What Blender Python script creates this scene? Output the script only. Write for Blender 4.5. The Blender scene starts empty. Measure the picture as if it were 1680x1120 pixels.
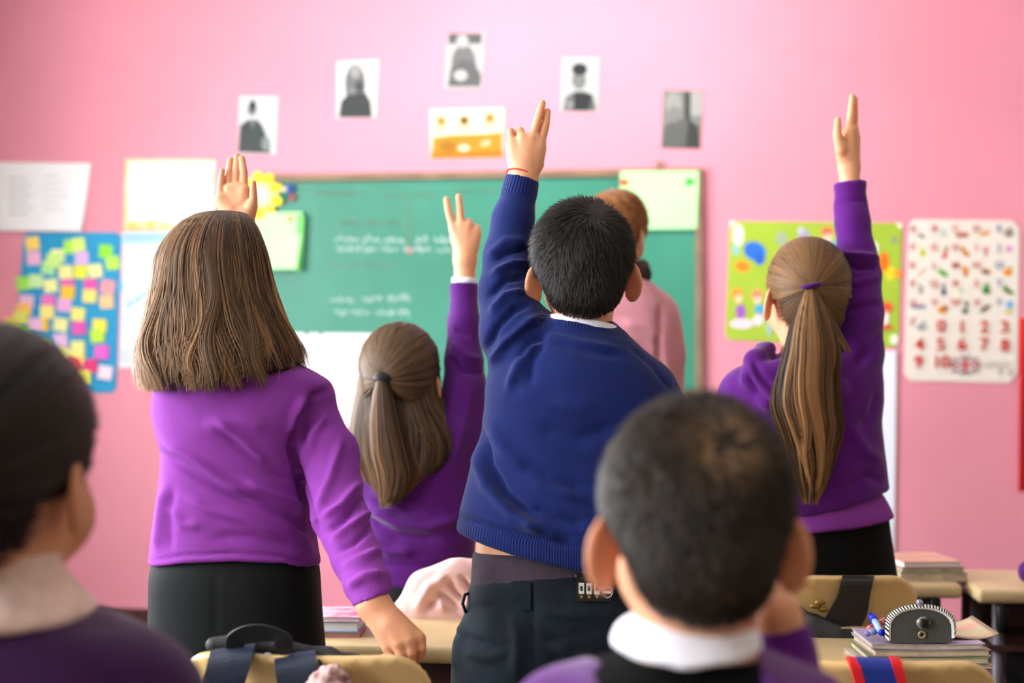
import bpy, bmesh, math, random
import numpy as np
from mathutils import Vector, Matrix

random.seed(7)
rng = np.random.default_rng(7)
scene = bpy.context.scene
COL = scene.collection
R = math.radians

# ------------------------------------------------------------------ camera
F, CX, HY, CAMH, YAW = 2333.0, 840.0, 620.0, 1.18, R(6)
cam = bpy.data.cameras.new('camera')
cam.sensor_width = 36.0
cam.lens = F * 36.0 / 1680.0
cam.shift_y = (HY - 560.0) / 1680.0
cam.clip_start = 0.05
cam.dof.use_dof = True
cam.dof.focus_distance = 2.40
cam.dof.aperture_fstop = 2.7
camo = bpy.data.objects.new('camera', cam)
camo.location = (0, 0, CAMH)
camo.rotation_euler = (R(90), 0, YAW)
COL.objects.link(camo)
scene.camera = camo

# ------------------------------------------------------------------ world, light, exposure
world = bpy.data.worlds.new('overcast_sky')
scene.world = world
world.use_nodes = True
wbg = world.node_tree.nodes['Background']
wbg.inputs['Color'].default_value = (0.93, 0.97, 1.0, 1)
wbg.inputs['Strength'].default_value = 22.0
scene.view_settings.view_transform = 'Standard'
scene.view_settings.look = 'None'
scene.view_settings.gamma = 1.0
scene.view_settings.use_curve_mapping = False
scene.view_settings.exposure = 0.5

XL, XR, YF, YB, ZC = -3.45, 2.75, 6.42, -2.6, 3.35      # room: left, right, front, back, ceiling
WINDOWS = [(-1.6, 0.0), (0.9, 2.5), (3.0, 4.6)]  # windows along the left wall (y from, to)
WZ0, WZ1 = 0.95, 2.85
for y0, y1 in WINDOWS:
    l = bpy.data.lights.new('window_portal', 'AREA')
    l.shape = 'RECTANGLE'; l.size = y1 - y0; l.size_y = WZ1 - WZ0
    l.cycles.is_portal = True
    o = bpy.data.objects.new('window_portal', l)
    o.location = (XL - 0.12, (y0 + y1) / 2, (WZ0 + WZ1) / 2)
    o.rotation_euler = (R(90), 0, R(-90))
    COL.objects.link(o)

# ------------------------------------------------------------------ helpers
CS, SN = math.cos(YAW), math.sin(YAW)
def W(p):                       # view frame (x right, y forward, z up from floor) to world
    p = np.asarray(p, float)
    return np.stack([p[..., 0]*CS - p[..., 1]*SN, p[..., 0]*SN + p[..., 1]*CS, p[..., 2]], -1)
def P(px, py, d):               # photograph pixel at a forward distance, view frame
    return np.array([(px-CX)*d/F, d, CAMH + (HY-py)*d/F])
def wallp(px, py, y=None):      # photograph pixel on the front wall, world
    y = YF if y is None else y
    r = W(np.array([(px-CX)/F, 1.0, (HY-py)/F]))
    t = y / r[1]
    return np.array([r[0]*t, y, CAMH + r[2]*t])
def lin(c):
    if isinstance(c, str):
        c = [int(c[i:i+2], 16)/255 for i in (0, 2, 4)]
    return tuple((x/12.92 if x <= 0.04045 else ((x+0.055)/1.055)**2.4) for x in c[:3]) + (1.0,)

MATS = {}
def mat(name, col, rough=0.6, spec=0.4, var=0.0, vscale=6.0, bump=0.0, bscale=200.0, sheen=0.0, sss=0.0, metal=0.0, col2=None, emit=0.0, coat=0.0):
    if name in MATS: return MATS[name]
    m = bpy.data.materials.new(name); m.use_nodes = True
    nt = m.node_tree; N = nt.nodes; L = nt.links
    b = N['Principled BSDF']
    b.inputs['Roughness'].default_value = rough
    b.inputs['Specular IOR Level'].default_value = spec
    b.inputs['Metallic'].default_value = metal
    b.inputs['Sheen Weight'].default_value = sheen
    b.inputs['Coat Weight'].default_value = coat
    if sheen: b.inputs['Sheen Roughness'].default_value = 0.45
    if sss:
        b.inputs['Subsurface Weight'].default_value = sss
        b.inputs['Subsurface Radius'].default_value = (1.0, 0.32, 0.14)
        b.inputs['Subsurface Scale'].default_value = 0.018
    c = lin(col)
    tc = N.new('ShaderNodeTexCoord')
    if var > 0 or col2:
        nz = N.new('ShaderNodeTexNoise'); nz.inputs['Scale'].default_value = vscale; nz.inputs['Detail'].default_value = 4
        L.new(tc.outputs['Object'], nz.inputs['Vector'])
        rp = N.new('ShaderNodeValToRGB')
        rp.color_ramp.elements[0].position = 0.3; rp.color_ramp.elements[1].position = 0.7
        c2 = lin(col2) if col2 else tuple(min(1, x*(1+var)) for x in c[:3]) + (1,)
        c1 = c if col2 else tuple(x*(1-var) for x in c[:3]) + (1,)
        rp.color_ramp.elements[0].color = c1; rp.color_ramp.elements[1].color = c2
        L.new(nz.outputs['Fac'], rp.inputs['Fac']); L.new(rp.outputs['Color'], b.inputs['Base Color'])
    else:
        b.inputs['Base Color'].default_value = c
    if bump > 0:
        nb = N.new('ShaderNodeTexNoise'); nb.inputs['Scale'].default_value = bscale; nb.inputs['Detail'].default_value = 3
        L.new(tc.outputs['Object'], nb.inputs['Vector'])
        bp = N.new('ShaderNodeBump'); bp.inputs['Strength'].default_value = bump; bp.inputs['Distance'].default_value = 0.002
        L.new(nb.outputs['Fac'], bp.inputs['Height']); L.new(bp.outputs['Normal'], b.inputs['Normal'])
    if emit:
        b.inputs['Emission Color'].default_value = c; b.inputs['Emission Strength'].default_value = emit
    MATS[name] = m
    return m

def knit(name, col, ribscale=1.0, var=0.12, bump=0.35, sheen=0.25):
    """wool or cotton jersey: fine stitch relief, ribbing where the mesh says so (rib_u, rib_mask)"""
    if name in MATS: return MATS[name]
    m = mat(name, col, rough=0.85, spec=0.2, var=var, vscale=9, sheen=sheen)
    nt = m.node_tree; N = nt.nodes; L = nt.links; b = N['Principled BSDF']
    tc = N.new('ShaderNodeTexCoord')
    nb = N.new('ShaderNodeTexNoise'); nb.inputs['Scale'].default_value = 420; nb.inputs['Detail'].default_value = 2
    L.new(tc.outputs['Object'], nb.inputs['Vector'])
    au = N.new('ShaderNodeAttribute'); au.attribute_name = 'rib_u'
    am = N.new('ShaderNodeAttribute'); am.attribute_name = 'rib_mask'
    mu = N.new('ShaderNodeMath'); mu.operation = 'MULTIPLY'; mu.inputs[1].default_value = 2*math.pi/0.0052*ribscale
    L.new(au.outputs['Fac'], mu.inputs[0])
    sn = N.new('ShaderNodeMath'); sn.operation = 'SINE'; L.new(mu.outputs[0], sn.inputs[0])
    mm = N.new('ShaderNodeMath'); mm.operation = 'MULTIPLY'; L.new(sn.outputs[0], mm.inputs[0]); L.new(am.outputs['Fac'], mm.inputs[1])
    ad = N.new('ShaderNodeMath'); ad.operation = 'MULTIPLY_ADD'; ad.inputs[1].default_value = 0.5
    L.new(nb.outputs['Fac'], ad.inputs[0]); L.new(mm.outputs[0], ad.inputs[2])
    bp = N.new('ShaderNodeBump'); bp.inputs['Strength'].default_value = bump; bp.inputs['Distance'].default_value = 0.0016
    L.new(ad.outputs[0], bp.inputs['Height']); L.new(bp.outputs['Normal'], b.inputs['Normal'])
    return m

def hairmat(name, dark, light, rough=0.45, spec=0.22):
    if name in MATS: return MATS[name]
    m = bpy.data.materials.new(name); m.use_nodes = True
    nt = m.node_tree; N = nt.nodes; L = nt.links; b = N['Principled BSDF']
    a = N.new('ShaderNodeAttribute'); a.attribute_name = 'tone'
    rp = N.new('ShaderNodeValToRGB')
    rp.color_ramp.elements[0].color = lin(dark); rp.color_ramp.elements[1].color = lin(light)
    L.new(a.outputs['Fac'], rp.inputs['Fac']); L.new(rp.outputs['Color'], b.inputs['Base Color'])
    b.inputs['Roughness'].default_value = rough; b.inputs['Specular IOR Level'].default_value = spec
    MATS[name] = m
    return m

def mesh_data(name, V, Fc, mats, smooth=True, midx=None, attrs=None):
    V = np.asarray(V, np.float32)
    me = bpy.data.meshes.new(name)
    if isinstance(Fc, np.ndarray) and len(Fc):
        n, k = Fc.shape
        me.vertices.add(len(V)); me.vertices.foreach_set('co', V.ravel())
        me.loops.add(n*k); me.loops.foreach_set('vertex_index', Fc.astype(np.int32).ravel())
        me.polygons.add(n); me.polygons.foreach_set('loop_start', np.arange(0, n*k, k, dtype=np.int32))
        try: me.polygons.foreach_set('loop_total', np.full(n, k, np.int32))
        except Exception: pass
        me.update(calc_edges=True)
    else:
        me.from_pydata([tuple(map(float, v)) for v in V], [], [tuple(int(i) for i in f) for f in Fc])
        me.update()
    for m in (mats if isinstance(mats, (list, tuple)) else [mats]): me.materials.append(m)
    if midx is not None: me.polygons.foreach_set('material_index', np.asarray(midx, np.int32))
    me.polygons.foreach_set('use_smooth', np.full(len(me.polygons), smooth, bool))
    if attrs:
        for k_, a in attrs.items():
            at = me.attributes.new(k_, 'FLOAT', 'POINT'); at.data.foreach_set('value', np.asarray(a, np.float32))
    me.validate()
    return me

def link(name, me, parent=None, loc=None, rotz=0.0):
    o = bpy.data.objects.new(name, me); COL.objects.link(o)
    if parent is not None: o.parent = parent
    if loc is not None: o.location = tuple(float(v) for v in loc)
    if rotz: o.rotation_euler = (0, 0, rotz)
    return o
def tag(o, label, cat, group=None):
    o['label'] = label; o['category'] = cat
    if group: o['group'] = group
    return o
def struct(o): o['kind'] = 'structure'; return o
def empty(name, loc, rotz=0.0): return link(name, None, None, loc, rotz)
def copy_tree(o, parent=None):
    c = o.copy(); COL.objects.link(c); c.parent = parent
    for ch in list(o.children): copy_tree(ch, c)
    return c

class MB:
    """collects simple solids for one mesh (verts are local to its owner)"""
    def __init__(s): s.v = []; s.f = []; s.m = []
    def add(s, V, Fc, m=0):
        o = len(s.v); s.v += [tuple(map(float, p)) for p in V]
        s.f += [tuple(i+o for i in f) for f in Fc]; s.m += [m]*len(Fc); return s
    def bm(s, b, m=0):
        b.verts.ensure_lookup_table(); b.verts.index_update()
        s.add([v.co[:] for v in b.verts], [[v.index for v in f.verts] for f in b.faces], m); b.free(); return s
    def box(s, lo, hi, bev=0.0, seg=2, m=0, M=None):
        b = bmesh.new(); bmesh.ops.create_cube(b, size=1)
        lo = Vector(lo); hi = Vector(hi); c = (lo+hi)/2; d = hi-lo
        for v in b.verts: v.co = Vector((v.co.x*d.x+c.x, v.co.y*d.y+c.y, v.co.z*d.z+c.z))
        if bev: bmesh.ops.bevel(b, geom=list(b.edges), offset=bev, segments=seg, affect='EDGES', profile=0.5)
        if M is not None: bmesh.ops.transform(b, matrix=M, verts=b.verts)
        return s.bm(b, m)
    def tube(s, pts, r, n=10, m=0, cap=True):
        pts = [Vector(p) for p in pts]; rs = r if isinstance(r, (list, tuple)) else [r]*len(pts)
        V = []; Fc = []; up = None
        for i, p in enumerate(pts):
            t = (pts[min(i+1, len(pts)-1)] - pts[max(i-1, 0)]).normalized()
            if up is None: up = t.orthogonal().normalized()
            up = (up - t*up.dot(t)).normalized(); sd = t.cross(up)
            for k in range(n):
                a = 2*math.pi*k/n; V.append(p + (up*math.cos(a)+sd*math.sin(a))*rs[i])
        for i in range(len(pts)-1):
            for k in range(n): Fc.append((i*n+k, i*n+(k+1) % n, (i+1)*n+(k+1) % n, (i+1)*n+k))
        if cap: Fc.append(tuple(range(n-1, -1, -1))); Fc.append(tuple((len(pts)-1)*n+k for k in range(n)))
        return s.add(V, Fc, m)
    def prism(s, poly, y0, y1, m=0):          # polygon in x,z pushed along y
        n = len(poly)
        a = sum(poly[i][0]*poly[(i+1) % n][1]-poly[(i+1) % n][0]*poly[i][1] for i in range(n))
        if a < 0: poly = poly[::-1]
        V = [(x, y0, z) for x, z in poly]+[(x, y1, z) for x, z in poly]
        Fc = [tuple(range(n)), tuple(range(2*n-1, n-1, -1))]+[(i+n, (i+1) % n+n, (i+1) % n, i) for i in range(n)]
        Fc = [tuple(reversed(f)) for f in Fc[2:]] + Fc[:2] if y0 > y1 else Fc
        return s.add(V, Fc, m)
    def obj(s, name, mats, parent=None, loc=None, rotz=0.0, smooth=False):
        me = mesh_data(name, s.v, s.f, mats, smooth, s.m)
        return link(name, me, parent, loc, rotz)
    def mesh(s, name, mats, smooth=False): return mesh_data(name, s.v, s.f, mats, smooth, s.m)

# ------------------------------------------------------------------ implicit-surface modelling (signed fields -> mesh)
f32 = np.float32
def smin(a, b, k):
    if k <= 0: return np.minimum(a, b)
    h = np.clip(0.5 + 0.5*(b-a)/k, 0, 1)
    return b + (a-b)*h - k*h*(1-h)
def smax(a, b, k): return -smin(-a, -b, k)
class Prim:
    def __init__(s, fn, lo, hi): s.fn = fn; s.lo = np.asarray(lo, float); s.hi = np.asarray(hi, float)
    def __call__(s, p): return s.fn(p)
def rcone(a, b, ra, rb):
    a = np.asarray(a, float); b = np.asarray(b, float); ba = b-a; bb = max(float(ba@ba), 1e-12)
    def fn(p):
        q = p - a.astype(f32)
        t = np.clip((q@ba.astype(f32))/bb, 0, 1)
        return np.linalg.norm(q - t[:, None]*ba.astype(f32), axis=1) - (ra+(rb-ra)*t)
    r = max(ra, rb)
    return Prim(fn, np.minimum(a, b)-r, np.maximum(a, b)+r)
def ell(c, r, M=None):
    c = np.asarray(c, float); r = np.asarray(r, float)
    def fn(p):
        q = p - c.astype(f32)
        if M is not None: q = q@np.asarray(M, f32)        # columns of M are the axes
        k0 = np.linalg.norm(q/r.astype(f32), axis=1); k1 = np.linalg.norm(q/(r*r).astype(f32), axis=1)
        return k0*(k0-1)/np.maximum(k1, 1e-6)
    m = r.max() if M is not None else r
    return Prim(fn, c-m, c+m)
def union(prims, k=0.0):
    ks = k if isinstance(k, (list, tuple)) else [k]*len(prims)
    def fn(p):
        d = prims[0](p)
        for q, kk in zip(prims[1:], ks[1:]): d = smin(d, q(p), kk)
        return d
    return Prim(fn, np.min([q.lo for q in prims], 0), np.max([q.hi for q in prims], 0))
def chain(pts, k=0.0):
    """pts: (px, py, d, radius_px)"""
    q = [(P(a, b, d), r*d/F) for a, b, d, r in pts]
    return union([rcone(q[i][0], q[i+1][0], q[i][1], q[i+1][1]) for i in range(len(q)-1)] if len(q) > 1 else [rcone(q[0][0], q[0][0]+1e-5, q[0][1], q[0][1])], k)
def resample(tab, n=90):
    """Catmull-Rom through rows of tab"""
    tab = np.asarray(tab, float); m = len(tab)
    u = np.linspace(0, m-1, n); i = np.clip(u.astype(int), 0, m-2); t = (u-i)[:, None]
    p0 = tab[np.maximum(i-1, 0)]; p1 = tab[i]; p2 = tab[i+1]; p3 = tab[np.minimum(i+2, m-1)]
    return 0.5*((2*p1)+(-p0+p2)*t+(2*p0-5*p1+4*p2-p3)*t*t+(-p0+3*p1-3*p2+p3)*t**3)
def loft(rows, n=2.3, k=0.012):
    """rows: (py, xl, xr, d, half_depth) in photo pixels / metres: a body whose cross-sections are superellipses"""
    T = np.array([[CAMH+(HY-r[0])*r[3]/F, ((r[1]+r[2])/2-CX)*r[3]/F, r[3], (r[2]-r[1])/2*r[3]/F, r[4]] for r in rows])
    T = resample(T, 100); T = T[np.argsort(T[:, 0])]
    z0, z1 = T[0, 0], T[-1, 0]
    def fn(p):
        z = p[:, 2]
        cx, cy, a, b = (np.interp(z, T[:, 0], T[:, j]).astype(f32) for j in (1, 2, 3, 4))
        qx = np.abs(p[:, 0]-cx)/a; qy = np.abs(p[:, 1]-cy)/b
        q = (qx**n+qy**n)**(1/n)
        d = (q-1)*np.minimum(a, b)
        return smax(smax(d, (z0-z), k), (z-z1), k)
    lo = [(T[:, 1]-T[:, 3]).min(), (T[:, 2]-T[:, 4]).min(), z0]; hi = [(T[:, 1]+T[:, 3]).max(), (T[:, 2]+T[:, 4]).max(), z1]
    return Prim(fn, lo, hi)
def cut(prim, fn2, k=0.004, lo=None, hi=None):         # keep prim where fn2 < 0
    return Prim(lambda p: smax(prim(p), fn2(p), k), prim.lo if lo is None else lo, prim.hi if hi is None else hi)
def shell_off(prim, o): return Prim(lambda p: prim(p)-o, prim.lo-o, prim.hi+o)

CORN = np.array([(0,0,0),(1,0,0),(0,1,0),(1,1,0),(0,0,1),(1,0,1),(0,1,1),(1,1,1)])
EDG = [(0,1),(2,3),(4,5),(6,7),(0,2),(1,3),(4,6),(5,7),(0,4),(1,5),(2,6),(3,7)]
def surf(prim, h, pad=None):
    """surface nets on a two-level grid"""
    pad = 2.5*h if pad is None else pad
    lo = prim.lo - pad; hi = prim.hi + pad; B = 4
    nb = np.ceil((hi-lo)/(h*B)).astype(int)+1
    I = np.stack(np.meshgrid(*[np.arange(n) for n in nb], indexing='ij'), -1).reshape(-1, 3)
    cc = (lo + (I+0.5)*h*B).astype(f32)
    dc = prim(cc).reshape(nb)
    act = np.abs(dc) < h*B*1.6
    a2 = act.copy()
    for ax in range(3):
        t = a2.copy()
        sl = [slice(None)]*3; sr = [slice(None)]*3; sl[ax] = slice(1, None); sr[ax] = slice(None, -1)
        t[tuple(sl)] |= a2[tuple(sr)]; t[tuple(sr)] |= a2[tuple(sl)]; a2 = t
    G = np.repeat(np.repeat(np.repeat(np.sign(dc)*1.0, B, 0), B, 1), B, 2).astype(f32)
    blk = np.argwhere(a2)
    o = np.stack(np.meshgrid(range(B), range(B), range(B), indexing='ij'), -1).reshape(-1, 3)
    idx = (blk[:, None, :]*B + o[None]).reshape(-1, 3)
    pts = (lo + idx*h).astype(f32)
    val = np.empty(len(pts), f32)
    for s in range(0, len(pts), 400000): val[s:s+400000] = prim(pts[s:s+400000])
    G[idx[:, 0], idx[:, 1], idx[:, 2]] = val
    ins = G < 0; S = np.array(G.shape)
    n8 = sum(ins[c[0]:S[0]-1+c[0], c[1]:S[1]-1+c[1], c[2]:S[2]-1+c[2]].astype(np.int8) for c in CORN)
    cells = np.argwhere((n8 > 0) & (n8 < 8))
    cv = np.stack([G[cells[:, 0]+c[0], cells[:, 1]+c[1], cells[:, 2]+c[2]] for c in CORN], 1)
    acc = np.zeros((len(cells), 3)); cnt = np.zeros(len(cells))
    for a, b in EDG:
        va, vb = cv[:, a], cv[:, b]; x = (va < 0) != (vb < 0)
        t = np.where(x, va/np.where(x, va-vb, 1), 0)
        acc += np.where(x[:, None], CORN[a]+t[:, None]*(CORN[b]-CORN[a]), 0); cnt += x
    V = lo + (cells + acc/cnt[:, None])*h
    mp = np.full(S-1, -1, np.int64); mp[cells[:, 0], cells[:, 1], cells[:, 2]] = np.arange(len(cells))
    Q = []
    for ax in range(3):
        u, v = (ax+1) % 3, (ax+2) % 3
        sl = [slice(1, -1)]*3; sr = [slice(1, -1)]*3
        sl[ax] = slice(0, -1); sr[ax] = slice(1, None)
        A = ins[tuple(sl)]; Bq = ins[tuple(sr)]
        for flip, e in ((False, A & ~Bq), (True, ~A & Bq)):
            ix = np.argwhere(e)
            off = np.array([1, 1, 1]); off[ax] = 0
            ix = ix+off
            def g(du, dv):
                j = ix.copy(); j[:, u] -= du; j[:, v] -= dv
                return mp[j[:, 0], j[:, 1], j[:, 2]]
            q = np.stack([g(1, 1), g(0, 1), g(0, 0), g(1, 0)], 1)
            Q.append(q[:, ::-1] if flip else q)
    Q = np.concatenate(Q); Q = Q[(Q >= 0).all(1)]
    return V, Q
def normals(V, Q):
    n = np.cross(V[Q[:, 2]]-V[Q[:, 0]], V[Q[:, 3]]-V[Q[:, 1]])
    N = np.zeros_like(V)
    for j in range(4):
        for a in range(3): N[:, a] += np.bincount(Q[:, j], n[:, a], len(V))
    return N/np.maximum(np.linalg.norm(N, axis=1), 1e-9)[:, None]
def smooth_mesh(V, Q, it=2, w=0.5):
    n = len(V); e = np.concatenate([Q[:, [0, 1]], Q[:, [1, 2]], Q[:, [2, 3]], Q[:, [3, 0]]])
    deg = np.bincount(e[:, 0], minlength=n)+np.bincount(e[:, 1], minlength=n)
    for _ in range(it):
        A = np.zeros_like(V)
        for a in range(3): A[:, a] = np.bincount(e[:, 0], V[e[:, 1], a], n)+np.bincount(e[:, 1], V[e[:, 0], a], n)
        V = V*(1-w)+w*A/np.maximum(deg, 1)[:, None]
    return V
def topx(V):
    return CX+F*V[:, 0]/V[:, 1], HY-F*(V[:, 2]-CAMH)/V[:, 1]
def folds(V, Q, lst, both=False):
    """lst: (polyline in photo pixels, height in metres, width in px): ridges (+) and creases (-) of the cloth's near side"""
    N = normals(V, Q); px, py = topx(V)
    view = -V.copy(); view[:, 2] += CAMH; view /= np.linalg.norm(view, axis=1)[:, None]
    wgt = np.clip(((N*view).sum(1)+0.12)*3.0, 0, 1)
    dsp = np.zeros(len(V))
    for pl, amp, wd in lst:
        best = np.full(len(V), 1e9); fade = np.ones(len(V)); L = 0
        seg = [math.dist(pl[i], pl[i+1]) for i in range(len(pl)-1)]; tot = sum(seg)
        for i in range(len(pl)-1):
            a = np.array(pl[i], float); b = np.array(pl[i+1], float); ba = b-a; bb = ba@ba
            t = np.clip(((px-a[0])*ba[0]+(py-a[1])*ba[1])/bb, 0, 1)
            d = np.hypot(px-a[0]-t*ba[0], py-a[1]-t*ba[1])
            s = (L+t*seg[i])/tot
            up = d < best; best = np.where(up, d, best); fade = np.where(up, s, fade); L += seg[i]
        taper = np.clip(np.minimum(fade, 1-fade)*5+0.25, 0, 1)
        dsp += 1.8*amp*taper*np.exp(-(best/(0.85*wd))**2)
    return V + N*(dsp*wgt)[:, None]
_gx = [rng.normal(size=3) for _ in range(24)]; _gp = rng.uniform(0, 6.28, 24)
def wob(V, freq, seed=0):         # smooth pseudo-noise in [-1, 1]
    s = np.zeros(len(V))
    for i in range(6):
        g = _gx[(i+seed) % 24]; g = g/np.linalg.norm(g)
        s += np.sin(V@g*freq*(0.7+0.22*i)+_gp[(i+seed*3) % 24])
    return s/6
def crumple(V, Q, amp, freq, seed=0):
    N = normals(V, Q)
    return V + N*(amp*(wob(V, freq, seed)+0.5*wob(V, freq*2.3, seed+5)))[:, None]

# ------------------------------------------------------------------ the room
M_wall = mat('pink_wall_paint', (0.875, 0.56, 0.63), rough=0.62, spec=0.3, var=0.045, vscale=1.6, bump=0.08, bscale=60)
M_side = mat('beige_wall_paint', (0.66, 0.61, 0.54), rough=0.7, var=0.03, vscale=1.5)
M_ceil = mat('ceiling_paint', (0.93, 0.91, 0.9), rough=0.8)
M_floor = mat('floor_boards', (0.24, 0.13, 0.10), rough=0.45, col2=(0.17, 0.09, 0.075), vscale=3)
M_base = mat('skirting_brown', (0.30, 0.14, 0.12), rough=0.5, var=0.15, vscale=4)
M_white = mat('white_gloss_paint', (0.92, 0.92, 0.91), rough=0.35)
T = 0.24
def room_box(name, lo, hi, m):
    c = [(a+b)/2 for a, b in zip(lo, hi)]
    return struct(MB().box([a-k for a, k in zip(lo, c)], [a-k for a, k in zip(hi, c)]).obj(name, m, None, c))
room_box('floor', (XL-T, YB-T, -0.1), (XR+T, YF+T, 0), M_floor)
room_box('ceiling', (XL-T, YB-T, ZC), (XR+T, YF+T, ZC+0.15), M_ceil)
room_box('wall_front', (XL-T, YF, 0), (XR+T, YF+T, ZC), M_wall)
room_box('wall_back', (XL-T, YB-T, 0), (XR+T, YB, ZC), M_side)
room_box('wall_right', (XR, YB, 0), (XR+T, YF, ZC), M_side)
wl = MB()
wl.box((XL-T, YB, 0), (XL, YF, WZ0)).box((XL-T, YB, WZ1), (XL, YF, ZC))
ys = [YB]+[v for w in WINDOWS for v in w]+[YF]
for i in range(0, len(ys), 2): wl.box((XL-T, ys[i], WZ0), (XL, ys[i+1], WZ1))
struct(wl.obj('wall_left', M_side))
M_glass = bpy.data.materials.new('window_glass'); M_glass.use_nodes = True
nt = M_glass.node_tree; nt.nodes.clear()
go = nt.nodes.new('ShaderNodeOutputMaterial'); mx = nt.nodes.new('ShaderNodeMixShader'); tr = nt.nodes.new('ShaderNodeBsdfTransparent'); gl = nt.nodes.new('ShaderNodeBsdfGlossy')
gl.inputs['Roughness'].default_value = 0.02; mx.inputs[0].default_value = 0.05
nt.links.new(tr.outputs[0], mx.inputs[1]); nt.links.new(gl.outputs[0], mx.inputs[2]); nt.links.new(mx.outputs[0], go.inputs[0])
for i, (y0, y1) in enumerate(WINDOWS):
    c = (XL-0.10, (y0+y1)/2, (WZ0+WZ1)/2); hw = (y1-y0)/2; hh = (WZ1-WZ0)/2
    fr = MB()
    for s in (-1, 1):
        fr.box((-0.03, s*hw-0.03, -hh), (0.03, s*hw+0.03, hh)); fr.box((-0.03, -hw, s*hh-0.03), (0.03, hw, s*hh+0.03))
    fr.box((-0.025, -0.03, -hh), (0.025, 0.03, hh))
    w = struct(fr.obj('window_%d' % (i+1), M_white, None, c))
    for s in (-1, 1): MB().box((-0.003, min(0, s*hw)+0.01, -hh), (0.003, max(0, s*hw)-0.01, hh)).obj('pane', M_glass, w)
    MB().box((0.0, -hw-0.05, -hh-0.03), (0.22, hw+0.05, -hh)).obj('window_sill', M_white, w)
bb = [('baseboard_front', (XL, YF-0.02, 0), (XR, YF, 0.105)), ('baseboard_left', (XL, YB, 0), (XL+0.02, YF-0.02, 0.105)), ('baseboard_right', (XR-0.02, YB, 0), (XR, YF-0.02, 0.105))]
for n, lo, hi in bb: room_box(n, lo, hi, M_base)
M_lamp = mat('added_lamp_housing', (0.85, 0.85, 0.85), rough=0.4)
# added lamp on two rods, out of view: brightens the upper front wall
bl = tag(MB().box((-0.95, -0.09, -0.03), (0.95, 0.09, 0.03), 0.01, 1).obj('added_board_lamp', M_lamp, None, (-0.35, YF-1.0, 3.12)), 'long white lamp added out of view above the chalkboard to brighten the wall', 'lamp')
bl.rotation_euler = (R(28), 0, 0)
MB().box((-0.92, -0.07, -0.036), (0.92, 0.07, -0.029)).obj('diffuser', mat('added_lamp_diffuser', (1, 0.98, 0.96), emit=23.0), bl)
for s in (-1, 1): MB().tube([(s*0.7, 0, 0.02), (s*0.7, 0.1, 0.235)], 0.008, 8).obj('rod', M_lamp, bl)

# ------------------------------------------------------------------ things on the front wall
def ring(cx, cy, rx, ry, rot=0.0, n=16):
    c, s = math.cos(rot), math.sin(rot)
    return [(cx+rx*math.cos(2*math.pi*i/n)*c-ry*math.sin(2*math.pi*i/n)*s, cy+rx*math.cos(2*math.pi*i/n)*s+ry*math.sin(2*math.pi*i/n)*c) for i in range(n)]
def rect(x0, y0, x1, y1, rot=0.0):
    cx, cy = (x0+x1)/2, (y0+y1)/2; c, s = math.cos(rot), math.sin(rot)
    return [(cx+(x-cx)*c-(y-cy)*s, cy+(x-cx)*s+(y-cy)*c) for x, y in ((x0, y0), (x1, y0), (x1, y1), (x0, y1))]
def on_wall(pts, org):
    q = [wallp(*p)-org for p in pts]
    return [(float(v[0]), float(v[2])) for v in q]
def plate(name, pts, m, off=0.0, th=0.004, parent=None, label=None, cat=None, group=None):
    """flat piece on the wall: outline in photo pixels, distance off the wall and thickness in metres"""
    if parent is None:
        a = np.array([wallp(*p) for p in pts]); org = (a.min(0)+a.max(0))/2
    else: org = np.array(parent.location)
    o = MB().prism(on_wall(pts, org), -off-th, -off+(0.001 if off == 0 else 0)).obj(name, m, parent, org if parent is None else None)
    if label: tag(o, label, cat, group)
    return o
def printed(name, parent, shapes, off):
    """flat print: (outline, material) shapes lying a hair above their sheet"""
    org = np.array(parent.location)
    for i, (pts, m) in enumerate(shapes): MB().prism(on_wall(pts, org), -off-0.0006-0.00012*i, -off).obj(name, m, parent)
def flat(c): return mat('print_'+(c if isinstance(c, str) else '%02x%02x%02x' % tuple(int(v*255) for v in c)), c, rough=0.7, spec=0.2)
def sheet(name, c4, m, lift, off=0.003, label=None, cat=None, n=14):
    """paper sheet with corners c4 (tl, tr, br, bl) in photo pixels, lift(u, v) metres off the wall"""
    q = [wallp(*p) for p in c4]; org = sum(q)/4; V = []; Fc = []
    for side in (0, 1):
        for j in range(n+1):
            for i in range(n+1):
                u, v = i/n, j/n
                p = q[0]*(1-u)*(1-v)+q[1]*u*(1-v)+q[2]*u*v+q[3]*(1-u)*v - org
                V.append((p[0], -off-lift(u, v)+side*0.0012, p[2]))
    k = (n+1)**2
    for j in range(n):
        for i in range(n):
            a = j*(n+1)+i
            Fc.append((a, a+n+1, a+n+2, a+1)); Fc.append((a+k, a+k+1, a+k+n+2, a+k+n+1))
    o = link(name, mesh_data(name, V, Fc, m), None, org)
    if label: tag(o, label, cat)
    return o
def glyphs(text, size):
    cu = bpy.data.curves.new('lettering', 'FONT'); cu.body = text; cu.size = size; cu.align_x = 'CENTER'; cu.align_y = 'CENTER'; cu.offset = size*0.02
    o = bpy.data.objects.new('lettering', cu); COL.objects.link(o)
    dg = bpy.context.evaluated_depsgraph_get(); me = o.evaluated_get(dg).to_mesh()
    V = [tuple(v.co) for v in me.vertices]; Fc = [tuple(p.vertices) for p in me.polygons]
    o.evaluated_get(dg).to_mesh_clear(); bpy.data.objects.remove(o); bpy.data.curves.remove(cu)
    return V, Fc
PXM = 0.00277          # metres per photo pixel on the wall

M_paper = mat('white_paper', (0.93, 0.94, 0.95), rough=0.75, var=0.02, vscale=8)
M_grey = flat('bcc6cc')
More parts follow.
